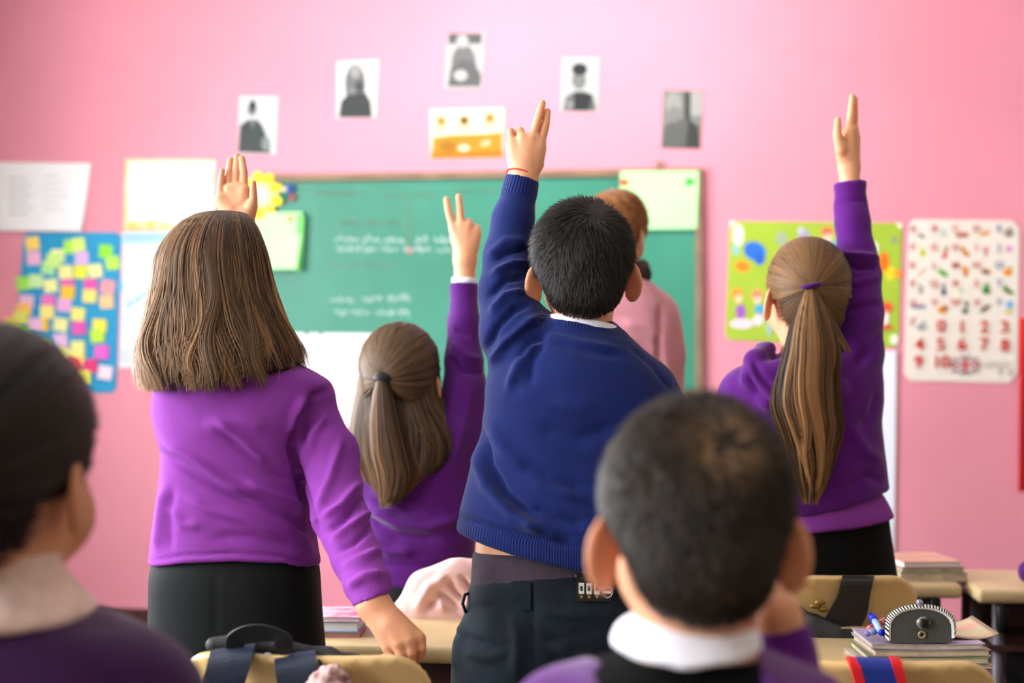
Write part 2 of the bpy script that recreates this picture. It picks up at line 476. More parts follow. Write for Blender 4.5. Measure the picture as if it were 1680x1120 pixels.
# blackboard
zt = wallp(1150, 277)[2]; zb = wallp(1150, 656)[2]; xl = wallp(424, 300)[0]; xr = wallp(1153, 300)[0]
bo = np.array([(xl+xr)/2, YF, (zt+zb)/2]); hw, hh = (xr-xl)/2, (zt-zb)/2
M_board = mat('green_chalkboard', (0.17, 0.48, 0.395), rough=0.4, spec=0.45, col2=(0.23, 0.55, 0.46), vscale=1.7, bump=0.02)
M_frame = mat('board_frame_wood', (0.52, 0.42, 0.33), rough=0.5, var=0.2, vscale=10)
board = tag(MB().box((-hw, -0.022, -hh), (hw, 0.001, hh)).obj('chalkboard', M_board, None, bo), 'green chalkboard with faint chalk writing in a thin wooden frame', 'chalkboard')
fw = 0.034
for lo, hi in (((-hw, -0.036, hh-fw), (hw, 0, hh)), ((-hw, -0.036, -hh), (hw, 0, -hh+fw)), ((-hw, -0.035, -hh+fw), (-hw+fw, 0, hh-fw)), ((hw-fw, -0.035, -hh+fw), (hw, 0, hh-fw))):
    MB().box(lo, hi, 0.004, 1).obj('frame_bar', M_frame, board)
plate('hook', ring(1081, 270, 5, 6, 0, 8), M_frame, 0.0, 0.02, board)
M_chalk = mat('chalk_white', (0.82, 0.92, 0.89), rough=0.9)
M_chalkr = mat('chalk_red', (0.55, 0.53, 0.47), rough=0.9)
def scribble(x0, x1, y, h, m, seed, r=0.0022, amp=1.0):
    rr = random.Random(seed); x = x0
    while x < x1:
        n = rr.randint(3, 6); pts = []
        for k in range(n*3):
            px = x+k*2.2+rr.uniform(-1.5, 1.5); py = y-abs(math.sin(k*1.1+rr.random()))*h*rr.uniform(0.5, 1.1)*amp
            v = wallp(px, py)-bo; pts.append((v[0], -0.0235, v[2]))
        MB().tube(pts, r, 4, 0, False).obj('chalk_writing', m, board); x += n*3*2.2+rr.uniform(3, 8)
for i, (a, b, y, h, m) in enumerate([(552, 640, 402, 16, M_chalk), (556, 668, 416, 13, M_chalk), (685, 735, 402, 14, M_chalk), (690, 740, 416, 11, M_chalk), (545, 585, 500, 13, M_chalk), (598, 655, 497, 16, M_chalk), (552, 660, 520, 13, M_chalk), (560, 655, 372, 11, M_chalkr), (520, 585, 322, 9, M_chalkr), (630, 720, 326, 10, M_chalkr), (740, 800, 318, 10, M_chalkr), (540, 640, 440, 8, M_chalkr)]):
    scribble(a, b, y, h, m, 40+i, 0.0030 if m is M_chalk else 0.0016)
pl = [wallp(672, y)-bo for y in (328, 350, 380, 412)]
MB().tube([(v[0], -0.0235, v[2]) for v in pl], 0.0025, 4).obj('chalk_writing', M_chalkr, board)
plate('chalk_mark', ring(673, 411, 4, 7, 0, 10), flat('b9675f'), 0.0225, 0.0015, board)
# sheets on the board
M_green = mat('light_green_paper', (0.70, 0.93, 0.66), rough=0.8, var=0.04, vscale=5)
g1 = plate('green_sheet', [(1018, 283), (1146, 282), (1143, 377), (1015, 378)], M_green, 0.0362, 0.003, None, 'pale green paper sheet held to the upper board corner by two magnets', 'paper')
for c, m in (((1024, 301), 'd9583f'), ((1131, 300), '3fae3f')):
    plate('magnet', ring(c[0], c[1], 7, 5.5), flat(m), 0.036, 0.008, g1)
g2 = sheet('green_sheet', [(404, 350), (500, 350), (494, 443), (404, 444)], M_green, lambda u, v: 0.037+0.03*(v**2)*(u**2)+0.012*u, 0.003, 'light green paper with rounded corner hanging at the board edge beside yellow flowers', 'paper')
plate('magnet', ring(481, 361, 5, 6), flat('b9a070'), 0.046, 0.012, g2)
plate('border', [(493, 352), (504, 356), (499, 446), (489, 445)], mat('deep_green_paper', (0.45, 0.80, 0.42), rough=0.8), 0.05, 0.006, g2)
ws = plate('white_sheet', [(468, 546), (655, 548), (655, 700), (468, 700)], M_paper, 0.0362, 0.004, None, 'blank white sheet hanging over the lower edge of the board', 'paper')
for x in (507, 530): plate('magnet', ring(x, 549, 3, 3, 0, 8), flat('4a6f8a'), 0.037, 0.006, ws)
# flower decoration
M_yel = mat('yellow_paper', (0.97, 0.86, 0.12), rough=0.7)
fl = plate('flower_decoration', ring(433, 322, 26, 30, 0, 20), mat('cream_paper', (0.98, 0.95, 0.66), rough=0.7), 0.034, 0.006, None, 'white and yellow paper flower wreath at the top corner of the board', 'decoration')
for i in range(9):
    a = 2*math.pi*i/9+0.3
    plate('petal', ring(433+25*math.cos(a), 322+30*math.sin(a), 10, 8, a), M_yel, 0.038, 0.005+0.001*(i % 3), fl)
plate('petal', ring(430, 322, 9, 9), flat('fffbe0'), 0.04, 0.006, fl)
bu = plate('butterfly_decoration', ring(478, 312, 7, 8, 0.3), flat('39569a'), 0.034, 0.006, None, 'small dark blue and red paper butterfly on the board corner', 'decoration')
for c, rx, ry, m in (((471, 322), 7, 7, '14786b'), ((482, 325), 6, 5, 'a8454f'), ((469, 313), 5, 5, 'e8d2ae'), ((483, 310), 4, 6, '2d3f86')):
    plate('wing', ring(c[0], c[1], rx, ry), flat(m), 0.038, 0.005, bu)

# black and white portraits (generic sitters) and the orange picture
def dim(c, k=0.74): return ''.join('%02x' % int(int(c[i:i+2], 16)*k) for i in (0, 2, 4))
def portrait(c4, base, shapes, label):
    o = plate('portrait_print', c4, flat(dim(base, 0.86)), 0.0, 0.004, None, label, 'picture', 'monochrome portraits above the board')
    printed('print', o, [(p, flat(dim(c))) for p, c in shapes], 0.0038)
portrait([(393, 158), (457, 158), (453, 254), (390, 252)], 'e9eded', [
    ([(391, 250), (394, 206), (408, 196), (422, 196), (431, 206), (444, 238), (444, 252)], '5e6668'), (ring(414, 181, 7.5, 9), '8b9192'), ([(407, 177), (411, 168), (415, 162), (420, 170), (422, 178)], '2e3435'),
    (ring(437, 236, 8, 12), 'aab3b4'), ([(410, 196), (420, 196), (415, 212)], 'a6adad')], 'black and white portrait print of a dark-coated sitter on white ground')
portrait([(553, 101), (622, 98), (617, 194), (552, 195)], 'eeeeea', [
    (ring(583, 138, 17, 34), '8f9192'), ([(556, 193), (560, 166), (572, 154), (600, 152), (609, 168), (611, 193)], '55585a'), (ring(583, 117, 9, 12), 'c6c7c6'), (ring(590, 142, 7, 9), '5d6062'), (ring(578, 150, 5, 6), 'a9abab')], 'black and white portrait print of a veiled long-haired sitter')
portrait([(734, 55), (796, 53), (792, 146), (728, 146)], 'c8cac9', [
    (rect(736, 55, 790, 72), '77797b'), (ring(761, 105, 20, 32), '8f9193'), (ring(759, 68, 10, 11), 'e4e5e3'), ([(735, 142), (740, 112), (757, 98), (778, 102), (790, 125), (788, 142)], '7b7e80'), (ring(756, 124, 11, 9), 'eeeeec')], 'black and white portrait print of a bald sitter with folded hands, topmost of the row')
portrait([(922, 94), (984, 94), (982, 184), (919, 184)], 'c9cccb', [
    ([(924, 182), (928, 160), (943, 150), (960, 150), (974, 160), (979, 182)], '777b7a'), (ring(950, 132, 12, 15), '989b99'), (ring(951, 114, 13, 10), '3b3e3f'), ([(938, 182), (944, 152), (972, 154), (966, 182)], '3c4041'), (ring(935, 172, 7, 8), 'a5a8a7')], 'black and white portrait print of a dark-haired bearded sitter')
portrait([(1088, 148), (1154, 150), (1149, 244), (1084, 243)], '8e918c', [
    (rect(1131, 151, 1153, 190), 'd0d4d0'), (rect(1122, 150, 1133, 205), '5d605d'), ([(1086, 242), (1090, 208), (1104, 196), (1126, 196), (1143, 208), (1148, 243)], '7b7f7a'), (ring(1105, 170, 13, 18), 'c2c4be'), (ring(1106, 188, 10, 14), 'a4a7a1'), ([(1125, 242), (1130, 196), (1146, 208), (1148, 243)], '4f5350')], 'black and white portrait print of an old bearded sitter')
op = plate('orange_picture', [(706, 180), (828, 177), (826, 259), (707, 261)], flat('dccfb2'), 0.0, 0.004, None, 'cream and orange picture of three busts hung under the topmost portrait', 'picture')
sh = [([(709, 259), (711, 226), (740, 222), (800, 220), (824, 217), (824, 257)], 'd99a2b')]
for cx, cy, c in ((724, 199, 'd79a4a'), (762, 198, '8d6a35'), (804, 194, 'c99236')):
    sh += [(ring(cx, cy, 8, 8), c), (ring(cx, cy+12, 11, 5), 'f0dfb4')]
sh += [(ring(761, 243, 10, 6), 'fbe9c6'), (ring(797, 235, 9, 5, -0.4), 'f4d9a0'), (ring(735, 240, 15, 9), 'b9812a'), ([(708, 260), (709, 250), (825, 248), (825, 258)], 'c8871f')]
printed('print', op, [(p, flat(dim(c, 0.84))) for p, c in sh], 0.0038)

# posters on the left
lp = sheet('white_poster', [(-30, 266), (150, 268), (136, 380), (-34, 378)], M_paper, lambda u, v: 0.004+0.05*max(0, v-0.45)**2*u, 0.003, 'white lesson sheet curling at its corner above the sticky note board', 'poster')
sh = []
for i in range(7): sh.append((rect(16, 290+i*10, 46+(i*7) % 13, 293+i*10), flat('c9d3da')))
for i in range(6): sh.append((rect(72, 288+i*11, 100+(i*5) % 17, 291+i*11), flat('d6dee3')))
printed('print', lp, sh, 0.0085)
M_bluep = mat('blue_poster_card', (0.02, 0.58, 0.78), rough=0.6)
sb = plate('sticky_note_board', [(46, 381), (192, 381), (199, 388), (191, 636), (184, 644), (28, 643), (20, 634), (40, 388)], M_bluep, 0.0, 0.006, None, 'blue poster board covered with many small coloured sticky notes', 'poster')
notes = '145,425,f6d36b 150,490,efb6d8 310,440,a8e858 345,430,d3ee7a 255,480,e6f0a0 465,460,8ee040 495,510,b7ec5c 360,490,d9b8e8 215,530,b4eea4 105,600,9be25a 160,590,c6f0a8 225,610,ecf3a6 290,550,f0efa0 355,550,e3e84a 420,545,eff0a4 300,610,e567b4 300,640,f4c53a 400,610,df5ab0 395,655,f0e078 475,615,f2a0a8 470,680,f3c890 120,680,ecbcdc 110,715,f0c060 215,680,e878c6 285,695,e8b0e0 95,750,d6dc68 210,725,efe88a 345,735,f0ea80 185,780,f3c84a 160,780,e8c0e2 270,780,eef0aa 350,795,e35fba 440,785,efe556 430,830,b9e84a 100,820,74d83c 190,880,a6ee6a 270,850,e9c4ea 345,880,ecec98 280,910,f2ee9c 345,930,eeea80 450,900,e868d0 465,990,f4dcea 400,960,e2407e 370,1010,f0ec60 310,970,f2a23c 330,955,ea4a5c 240,500,c8f090 60,780,d8d060'
nm = {}
for i, s in enumerate(notes.split()):
    a, b, c = s.split(','); x = float(a)/2.667; y = 240+float(b)/2.667
    plate('sticky_note', rect(x-11, y-11, x+11, y+11, ((i*37) % 11-5)*0.03), flat(c), 0.006, 0.0012+0.00028*i, sb)
opo = plate('orange_bordered_poster', [(206, 261), (353, 262), (350, 376), (203, 378)], flat('fdfdfa'), 0.0, 0.004, None, 'bright white poster with a patchy orange border', 'poster')
M_or = mat('orange_border_print', (0.95, 0.74, 0.30), rough=0.7, col2=(0.98, 0.92, 0.78), vscale=14)
printed('border', opo, [([(206, 261), (353, 262), (352, 266), (212, 266)], M_or), ([(206, 261), (212, 266), (211, 372), (203, 378)], M_or), ([(203, 378), (208, 362), (262, 360), (288, 369), (288, 377)], M_or), ([(352, 266), (346, 290), (347, 320), (350, 330)], M_or)], 0.0038)
bp_ = plate('blue_lesson_poster', [(202, 380), (330, 378), (330, 600), (196, 603)], flat('e6eef4'), 0.0, 0.003, None, 'white and pale blue lesson poster behind the long-haired girl', 'poster')
printed('print', bp_, [([(200, 381), (326, 380), (326, 400), (199, 402)], flat('b4d7ee')), (rect(206, 388, 300, 391), flat('6aaede'))]+[(ring(200+i*13, 470+(i*29) % 37, 4, 9, 0.4*i), flat('9cc9e6')) for i in range(7)]+[(rect(202, 412+9*i, 300, 414+9*i), flat('cfdde6')) for i in range(6)]+[(rect(196, 570, 290, 596), flat('d3dde4'))], 0.0028)

# posters on the right
gp = plate('green_picture_poster', [(1205, 363), (1474, 366), (1480, 373), (1474, 562), (1466, 570), (1196, 557), (1190, 550), (1197, 371)], mat('lime_poster', (0.63, 0.74, 0.22), rough=0.45, var=0.05, vscale=5), 0.0, 0.005, None, 'lime green picture poster with small colourful cartoon figures', 'poster')
sh = [(ring(1211, 386, 9, 18), 'e6eede'), (ring(1238, 412, 19, 15, 0.4), '2f6fd8'), (ring(1246, 424, 9, 11), '2a63c8'), (ring(1218, 437, 13, 9, 0.2), 'f08a2c'), (ring(1207, 410, 6, 9), '8cc4c0'), (ring(1282, 392, 9, 12), '9fae94'), (ring(1318, 386, 9, 11), 'a79ac0'), (ring(1314, 378, 5, 5), 'c9c3d8'),
      (ring(1357, 381, 10, 9), 'ea6f52'), (ring(1358, 390, 7, 7), 'f5c6b8'), (ring(1366, 405, 8, 9), '2fb6e0'), (ring(1354, 404, 5, 7), 'f09ac0'), (ring(1467, 394, 5, 6), '8f9a80'), (ring(1435, 408, 5, 12), 'f0f2e6'), (ring(1450, 430, 8, 17), 'f0741e'), (ring(1461, 448, 8, 11), 'f5d22a'), (ring(1473, 449, 7, 7), 'f09a3c'), (ring(1440, 455, 6, 6), 'e8b030'),
      (ring(1209, 482, 10, 10), 'f09a3a'), (ring(1212, 490, 6, 7), 'f6cfa8'), (ring(1215, 511, 8, 12), 'a05ac0'), (ring(1217, 531, 20, 8), 'f0cfe0'), (ring(1242, 484, 10, 9), 'ea8a6a'), (ring(1243, 492, 6, 6), 'f6cfb0'), (ring(1246, 507, 8, 8), '4aa4d8'), (ring(1244, 525, 8, 9), 'f0d8e6'), (ring(1262, 538, 5, 14), '9fb8b0'), (ring(1300, 520, 9, 14), 'e07a5a'), (ring(1345, 480, 14, 12), '6a9ae0'), (ring(1390, 520, 16, 12), 'f0b040'),
      (ring(1454, 504, 10, 9), 'ea5a3a'), (ring(1452, 522, 6, 11), 'f6e0e0'), (ring(1455, 537, 9, 4), 'd84a3a'), (rect(1461, 550, 1473, 564), 'eef3e0'), ([(1197, 363), (1207, 363), (1199, 374)], 'f4f4ea'), ([(1470, 366), (1480, 367), (1479, 377)], 'f4f4ea')]
printed('print', gp, [(p, flat(c)) for p, c in sh], 0.0048)
wp = plate('whiteboard', [(1300, 572), (1470, 575), (1466, 902), (1300, 896)], mat('white_panel_board', (0.90, 0.92, 0.97), rough=0.5), 0.0, 0.014, None, 'tall narrow whiteboard fixed on the wall below the green poster', 'whiteboard')
ap = plate('alphabet_poster', [(1498, 360), (1660, 362), (1672, 374), (1669, 612), (1656, 628), (1492, 624), (1483, 612), (1490, 372)], mat('cream_poster', (0.90, 0.87, 0.83), rough=0.5), 0.0, 0.006, None, 'cream alphabet poster with small pictures, red numerals and a flag', 'poster')
Q5 = lambda x, y: (1460+x/3.5, 340+y/3.5)
sh = []
for x, y, rx, ry, rot, c in [(180, 165, 26, 12, .5, '8d8478'), (300, 150, 8, 30, .5, 'b6c4bf'), (312, 150, 8, 28, -.5, 'a9bab4'), (415, 165, 42, 10, 0, 'a04a38'), (415, 150, 42, 8, -.05, 'c88a70'), (545, 150, 34, 15, -.25, 'dc9a66'), (682, 150, 28, 24, 0, '8b8470'), (690, 128, 12, 12, 0, '8b8470'),
        (186, 265, 20, 18, 0, 'b9c42c'), (188, 242, 9, 12, 0, 'c3cc3a'), (313, 275, 14, 24, .2, 'cc4a3c'), (322, 240, 10, 20, .4, '9a8a50'), (422, 250, 14, 26, -.4, 'cf8a3a'), (440, 270, 18, 14, 0, 'c87c34'), (550, 265, 8, 18, 0, 'a8683a'), (550, 240, 20, 12, 0, 'dc8a80'), (684, 240, 16, 18, 0, 'd27ac0'),
        (180, 370, 38, 9, -.8, 'd8c0a0'), (303, 378, 34, 15, .6, '3fa52a'), (430, 358, 20, 18, 0, 'd88a3a'), (432, 385, 14, 14, 0, 'c87a3a'), (548, 372, 28, 14, .1, '8f5a38'), (548, 358, 24, 8, .1, 'c89a78'), (674, 373, 27, 22, 0, 'e89420'), (690, 350, 10, 7, .5, '6a8a3a'),
        (174, 458, 12, 8, 0, '4a4e50'), (176, 485, 13, 10, 0, '5a5c5c'), (307, 488, 15, 20, 0, '4a4870'), (307, 455, 6, 20, 0, '4a4870'), (403, 475, 14, 18, .2, 'cdd6b8'), (448, 455, 9, 14, 0, 'e2e0da'), (550, 480, 26, 18, 0, '2f7a2c'), (552, 455, 14, 20, 0, '3a8a34'), (660, 465, 16, 16, 0, '4f8a2a'), (682, 485, 26, 13, .3, '5a7a30'),
        (160, 568, 44, 14, 0, '7f86ac'), (160, 560, 20, 8, 0, 'c9a0a8'), (298, 588, 28, 22, 0, 'd88a2a'), (316, 575, 14, 14, 0, 'a04a2a'), (436, 555, 9, 20, 0, '5a6a58'), (428, 595, 18, 16, 0, '4a5a48'), (545, 578, 34, 10, -.6, '6a4a38'), (528, 595, 14, 8, 0, '4a6a3a'), (682, 560, 18, 24, .2, '6fb0dc'), (676, 600, 26, 9, 0, 'd6c050'), (176, 690, 24, 16, 0, '9aa0a0'), (186, 662, 10, 18, 0, 'aab0b0')]:
    c0 = Q5(x, y); sh.append((ring(c0[0], c0[1], rx/3.5, ry/3.5, rot, 12), flat(c)))
# flag in a burst
fc = Q5(430, 905); burst = []
for i in range(24):
    r_ = (26 if i % 2 else 17); a = 2*math.pi*i/24; burst.append((fc[0]+r_*math.cos(a)*1.0, fc[1]+r_*0.68*math.sin(a)))
sh += [(burst, flat('8a93a0')), (ring(fc[0], fc[1], 18, 10), flat('e8e4e4')), (rect(fc[0]-24, fc[1]-2.2, fc[0]+24, fc[1]+2.2), flat('b04a44')), (rect(fc[0]-3.5, fc[1]-13, fc[0]+3.5, fc[1]+13), flat('b8403a'))]
for sx in (-1, 1):
    for sy in (-1, 1): sh.append(([(fc[0]+sx*6, fc[1]+sy*3), (fc[0]+sx*22, fc[1]+sy*10), (fc[0]+sx*21, fc[1]+sy*12), (fc[0]+sx*5, fc[1]+sy*5)], flat('b04a44')))
for i in range(3): sh.append((rect(*Q5(540, 885+i*14), *Q5(690-(i*23) % 40, 888+i*14)), flat('b9b3ad')))
for x in (625, 680): sh.append((rect(*Q5(x-10, 925), *Q5(x+10, 960)), flat('c3beba')))
printed('pictures', ap, sh, 0.0055)
aorg = np.array(ap.location)
LM = [flat('c4605a'), flat('5a78b0'), flat('c8322c')]
def put(ch, x, y, size, mi):
    V, Fc = glyphs(ch, size); c0 = wallp(*Q5(x, y))-aorg
    MB().add([(v[0]+c0[0], -0.0155, v[1]+c0[2]) for v in V], Fc).obj('numeral' if mi == 2 else 'letter', LM[mi], ap)
for i in range(26):
    r_, c_ = divmod(i, 5)
    put(chr(65+i), (125, 250, 372, 492, 622)[c_], (125, 232, 335, 440, 548, 655)[r_], 0.042, 1 if c_ == 4 else 0)
for ch, x, y in [('0', 290, 685), ('1', 408, 690), ('2', 537, 690), ('3', 652, 690), ('4', 165, 790), ('5', 287, 790), ('6', 408, 790), ('7', 535, 790), ('8', 655, 795), ('9', 160, 890), ('10', 290, 890)]:
    put(ch, x, y, 0.076, 2)
rc = sheet('red_cloth', [(1671, 522), (1760, 520), (1760, 812), (1668, 805)], mat('red_cloth', (0.86, 0.07, 0.06), rough=0.75, sheen=0.2), lambda u, v: 0.02+0.015*math.sin(u*20+v*2), 0.0, 'bright red cloth hanging on the wall beside the alphabet poster', 'cloth')

# ------------------------------------------------------------------ furniture
M_desk = mat('beige_desk_laminate', (0.80, 0.70, 0.52), rough=0.3, spec=0.5, var=0.05, vscale=7)
M_deskedge = mat('beige_desk_edge', (0.72, 0.60, 0.42), rough=0.35, spec=0.5)
M_chair = mat('beige_chair_plastic', (0.79, 0.66, 0.44), rough=0.28, spec=0.5, var=0.04, vscale=5)
M_black = mat('black_plastic', (0.035, 0.035, 0.04), rough=0.4)
M_steel = mat('grey_painted_steel', (0.48, 0.45, 0.50), rough=0.4, metal=0.3)
M_shelf = mat('brown_shelf', (0.30, 0.17, 0.15), rough=0.6)
def desk(x, d, w, dp, h, label, rot=0.0):
    """x, d: middle of the near edge in the view frame"""
    loc = W((x, d, 0)); e = tag(empty('school_desk', loc, rot), label, 'desk')
    MB().box((-w/2, 0, h-0.034), (w/2, dp, h), 0.012, 3).obj('desktop', M_desk, e, None, 0, True)
    MB().box((-w/2+0.03, 0.04, h-0.15), (w/2-0.03, dp-0.03, h-0.138)).obj('shelf', M_shelf, e)
    MB().box((-w/2+0.03, dp-0.04, h-0.15), (w/2-0.03, dp-0.025, h-0.03)).obj('back_panel', M_shelf, e)
    for sx in (-1, 1):
        X = sx*(w/2-0.06)
        MB().box((X-0.014, 0.012, h-0.105), (X+0.014, 0.045, h-0.03), 0.012, 3).obj('bracket', M_black, e, None, 0, True)
        MB().tube([(X, 0.06, h-0.03), (X, 0.10, 0.02)], 0.015, 8).obj('leg', M_steel, e, None, 0, True)
        MB().tube([(X, dp-0.06, h-0.03), (X, dp-0.06, 0.02)], 0.015, 8).obj('leg', M_steel, e, None, 0, True)
        MB().tube([(X, 0.02, 0.02), (X, dp-0.02, 0.02)], 0.02, 8).obj('foot_bar', M_black, e, None, 0, True)
        MB().tube([(X, 0.07, h-0.14), (X, dp-0.06, h-0.14)], 0.012, 8).obj('side_rail', M_steel, e, None, 0, True)
    return e
DH = 0.69
desk(-0.155, 2.60, 0.66, 0.31, DH, 'beige school desk in front of the girl in the light purple sweatshirt', R(0))
desk(0.515, 2.37, 0.50, 0.33, DH, 'beige school desk carrying the pencil case and notebooks', R(0))
desk(0.79, 3.40, 0.56, 0.33, DH, 'beige school desk carrying a pile of books behind the ponytailed girl', R(0))
desk(1.36, 3.27, 0.56, 0.36, DH, 'bare beige school desk joined to the book desk by the wall', R(0))

# chairs
def chair_meshes():
    w, z0, z1 = 0.185, 0.53, 0.795
    def fb(p):
        x, y, z = p[:, 0], p[:, 1], p[:, 2]
        yy = y - 1.1*x*x + 0.18*(z-0.66) 
        roll = 0.5*np.clip(z-0.765, 0, 1)            # rolled top edge
        qx = np.maximum(np.abs(x)-(w-0.06), 0); qz = np.maximum(np.abs(z-(z0+z1)/2)-((z1-z0)/2-0.06), 0)
        d2 = np.hypot(qx, qz)-0.06
        return smax(d2, np.abs(yy)-0.009-roll*0.35, 0.008)
    V, Q = surf(Prim(fb, (-w-.01, -.06, z0-.01), (w+.01, .09, z1+.01)), 0.007); V = smooth_mesh(V, Q, 1)
    back = mesh_data('backrest', V, Q, M_chair)
    def fs(p):
        x, y, z = p[:, 0], p[:, 1], p[:, 2]
        zz = z-0.415-0.35*(x*x)-0.2*np.clip(0.08-y, 0, 1)+0.25*np.clip(y-0.30, 0, 1)
        qx = np.maximum(np.abs(x)-0.11, 0); qy = np.maximum(np.abs(y-0.19)-0.10, 0)
        return smax(np.hypot(qx, qy)-0.07, np.abs(zz)-0.008, 0.008)
    V, Q = surf(Prim(fs, (-.19, .0, .37), (.19, .38, .47)), 0.009)
    seat = mesh_data('seat', V, Q, M_chair)
    return back, seat
CB, CSEAT = chair_meshes()
def chair(x, d, label, rot=0.0):
    e = tag(empty('school_chair', W((x, d, 0)), rot), label, 'chair')
    link('backrest', CB, e); link('seat', CSEAT, e)
    for s in (-1, 1):
        MB().tube([(s*0.13, 0.035, 0.70), (s*0.14, 0.0, 0.46), (s*0.15, 0.0, 0.40), (s*0.17, -0.05, 0.0)], 0.011, 8).obj('leg', M_steel, e, None, 0, True)
        MB().tube([(s*0.15, 0.0, 0.395), (s*0.15, 0.33, 0.395), (s*0.165, 0.36, 0.0)], 0.011, 8).obj('leg', M_steel, e, None, 0, True)
        MB().tube([(s*0.125, 0.028, 0.60), (s*0.125, -0.010, 0.60)], 0.008, 8).obj('bolt', M_black, e, None, 0, True)
    return e
chair((495-840)*2.0/F, 2.0, 'beige plastic school chair with the navy backpack hanging on it')
chair((1352-840)*2.80/F, 2.80, 'beige plastic school chair behind the ponytailed girl with a black bag strap over it')
chair((1420-840)*1.96/F, 1.96, 'beige plastic school chair with a blue and red strap over its back')
chair((840-840)*2.96/F, 2.965, 'beige plastic school chair under the pale pink jacket')
chair((1145-840)*1.18/F, 1.02, 'beige plastic school chair on which the boy with the white collar sits')
chair((1858-840)*3.12/F, 2.93, 'beige plastic school chair at the bare far desk')
chair(-0.43, 1.05, 'beige plastic school chair of the dark-haired child with the lace collar', R(-12))

# ------------------------------------------------------------------ bags and jacket
M_navy = mat('navy_nylon', (0.10, 0.14, 0.21), rough=0.5, spec=0.4, var=0.25, vscale=25, bump=0.4, bscale=90)
M_webb = mat('black_webbing', (0.055, 0.06, 0.065), rough=0.6, bump=0.6, bscale=300)
def strip(pts, wdir, th, name, m, parent, org, nrm=None, sm=True):
    """flat band through pts (view frame) with half-width vectors wdir"""
    V = []; Fc = []; n = len(pts)
    pts = [np.asarray(p, float) for p in pts]
    if n > 3:
        pts = list(resample(pts, n*4)); wdir = list(resample(wdir, n*4)) if isinstance(wdir, list) else wdir; n = n*4
    for i, p in enumerate(pts):
        t = pts[min(i+1, n-1)]-pts[max(i-1, 0)]; t /= np.linalg.norm(t)
        w = np.asarray(wdir[i] if isinstance(wdir, list) else wdir, float)
        nn = np.cross(w, t); nn /= np.linalg.norm(nn)
        for s, q in ((-1, -1), (1, -1), (1, 1), (-1, 1)): V.append(p+w*s+nn*q*th/2-org)
    for i in range(n-1):
        for k in range(4): Fc.append((i*4+k, i*4+(k+1) % 4, i*4+4+(k+1) % 4, i*4+4+k))
    Fc += [(3, 2, 1, 0), tuple(n*4-4+k for k in range(4))]
    return link(name, mesh_data(name, V, Fc, m, False), parent)
def vroot(name, x, d, z, label, cat, group=None):
    e = tag(empty(name, W((x, d, z)), YAW), label, cat, group); return e, np.array([x, d, z])

# navy backpack hung on the chair behind the girl
e, o = vroot('backpack', -0.35, 2.12, 0.44, 'navy backpack with black padded top and handle loop hanging on a beige chair', 'backpack')
def fbag(p):
    q = np.abs(p-np.array([-0.345, 2.095, 0.63], f32))-np.array([0.07, 0.015, 0.12], f32)
    return np.linalg.norm(np.maximum(q, 0), axis=1)-0.032+0.004*np.sin(p[:, 0]*60)*np.sin(p[:, 2]*40)
V, Q = surf(Prim(fbag, (-.46, 2.03, .45), (-.23, 2.16, .80)), 0.008); link('bag_body', mesh_data('bag_body', V-o, Q, M_navy), e)
pad = chain([(350, 1058, 2.02, 13), (400, 1052, 2.02, 15), (460, 1062, 2.02, 14), (520, 1072, 2.02, 11)], 0.01)
V, Q = surf(pad, 0.005); V = crumple(V, Q, 0.0015, 120); link('top_padding', mesh_data('top_padding', V-o, Q, M_webb), e)
hp = [P(385, 1068, 1.985), P(388, 1048, 1.975), P(405, 1040, 1.97), P(440, 1038, 1.97), P(462, 1048, 1.972), P(470, 1066, 1.98), P(466, 1078, 1.985)]
strip(hp, [np.array([0.011, 0.004, -0.006])*1.0]*2+[np.array([0.004, 0.006, -0.012])]*2+[np.array([-0.010, 0.004, -0.008])]*3, 0.003, 'handle', M_webb, e, o)
for pts, w in (([(383, 1064, 1.99), (379, 1078, 1.955), (370, 1110, 1.945), (358, 1150, 1.945), (350, 1200, 1.95)], 0.030), ([(484, 1074, 1.99), (485, 1088, 1.955), (490, 1120, 1.945), (496, 1160, 1.945), (500, 1210, 1.95)], 0.028)):
    strip([P(*q) for q in pts], np.array([w, 0.004, 0.004]), 0.007, 'shoulder_strap', M_navy, e, o)
strip([P(520, 1068, 1.99), P(545, 1076, 1.985), P(590, 1081, 1.985)], np.array([0, 0.004, 0.006]), 0.003, 'side_strap', M_webb, e, o)
for i in range(4):
    V, Q = surf(ell(P(405+i*34, 1071+i*2.5, 1.985), (0.006, 0.004, 0.003)), 0.0015); link('stud', mesh_data('stud', V-o, Q, mat('pale_metal', (0.62, 0.68, 0.68), rough=0.3, metal=0.6)), e)
# pom-pom on the chair back
e, o = vroot('fluffy_keyring', (540-840)*1.95/F, 1.95, P(540, 1118, 1.95)[2], 'pink and white fluffy pom-pom key ring hanging by the backpack', 'keyring')
pp = union([ell(P(540+a, 1114+b, 1.945), (r_, r_, r_)) for a, b, r_ in ((0, 0, .020), (-18, 10, .016), (16, 8, .016), (4, 18, .02))], 0.01)
V, Q = surf(pp, 0.003); V = crumple(V, Q, 0.004, 320, 3); link('pompom', mesh_data('pompom', V-o, Q, mat('pink_fluff', (0.85, 0.72, 0.70), rough=0.95, col2=(0.45, 0.28, 0.27), vscale=60)), e)
MB().tube([np.array(P(534, 1100, 1.955))-o, np.array(P(525, 1085, 1.962))-o, np.array(P(515, 1074, 1.985))-o], 0.0025, 6).obj('cord', M_webb, e, None, 0, True)

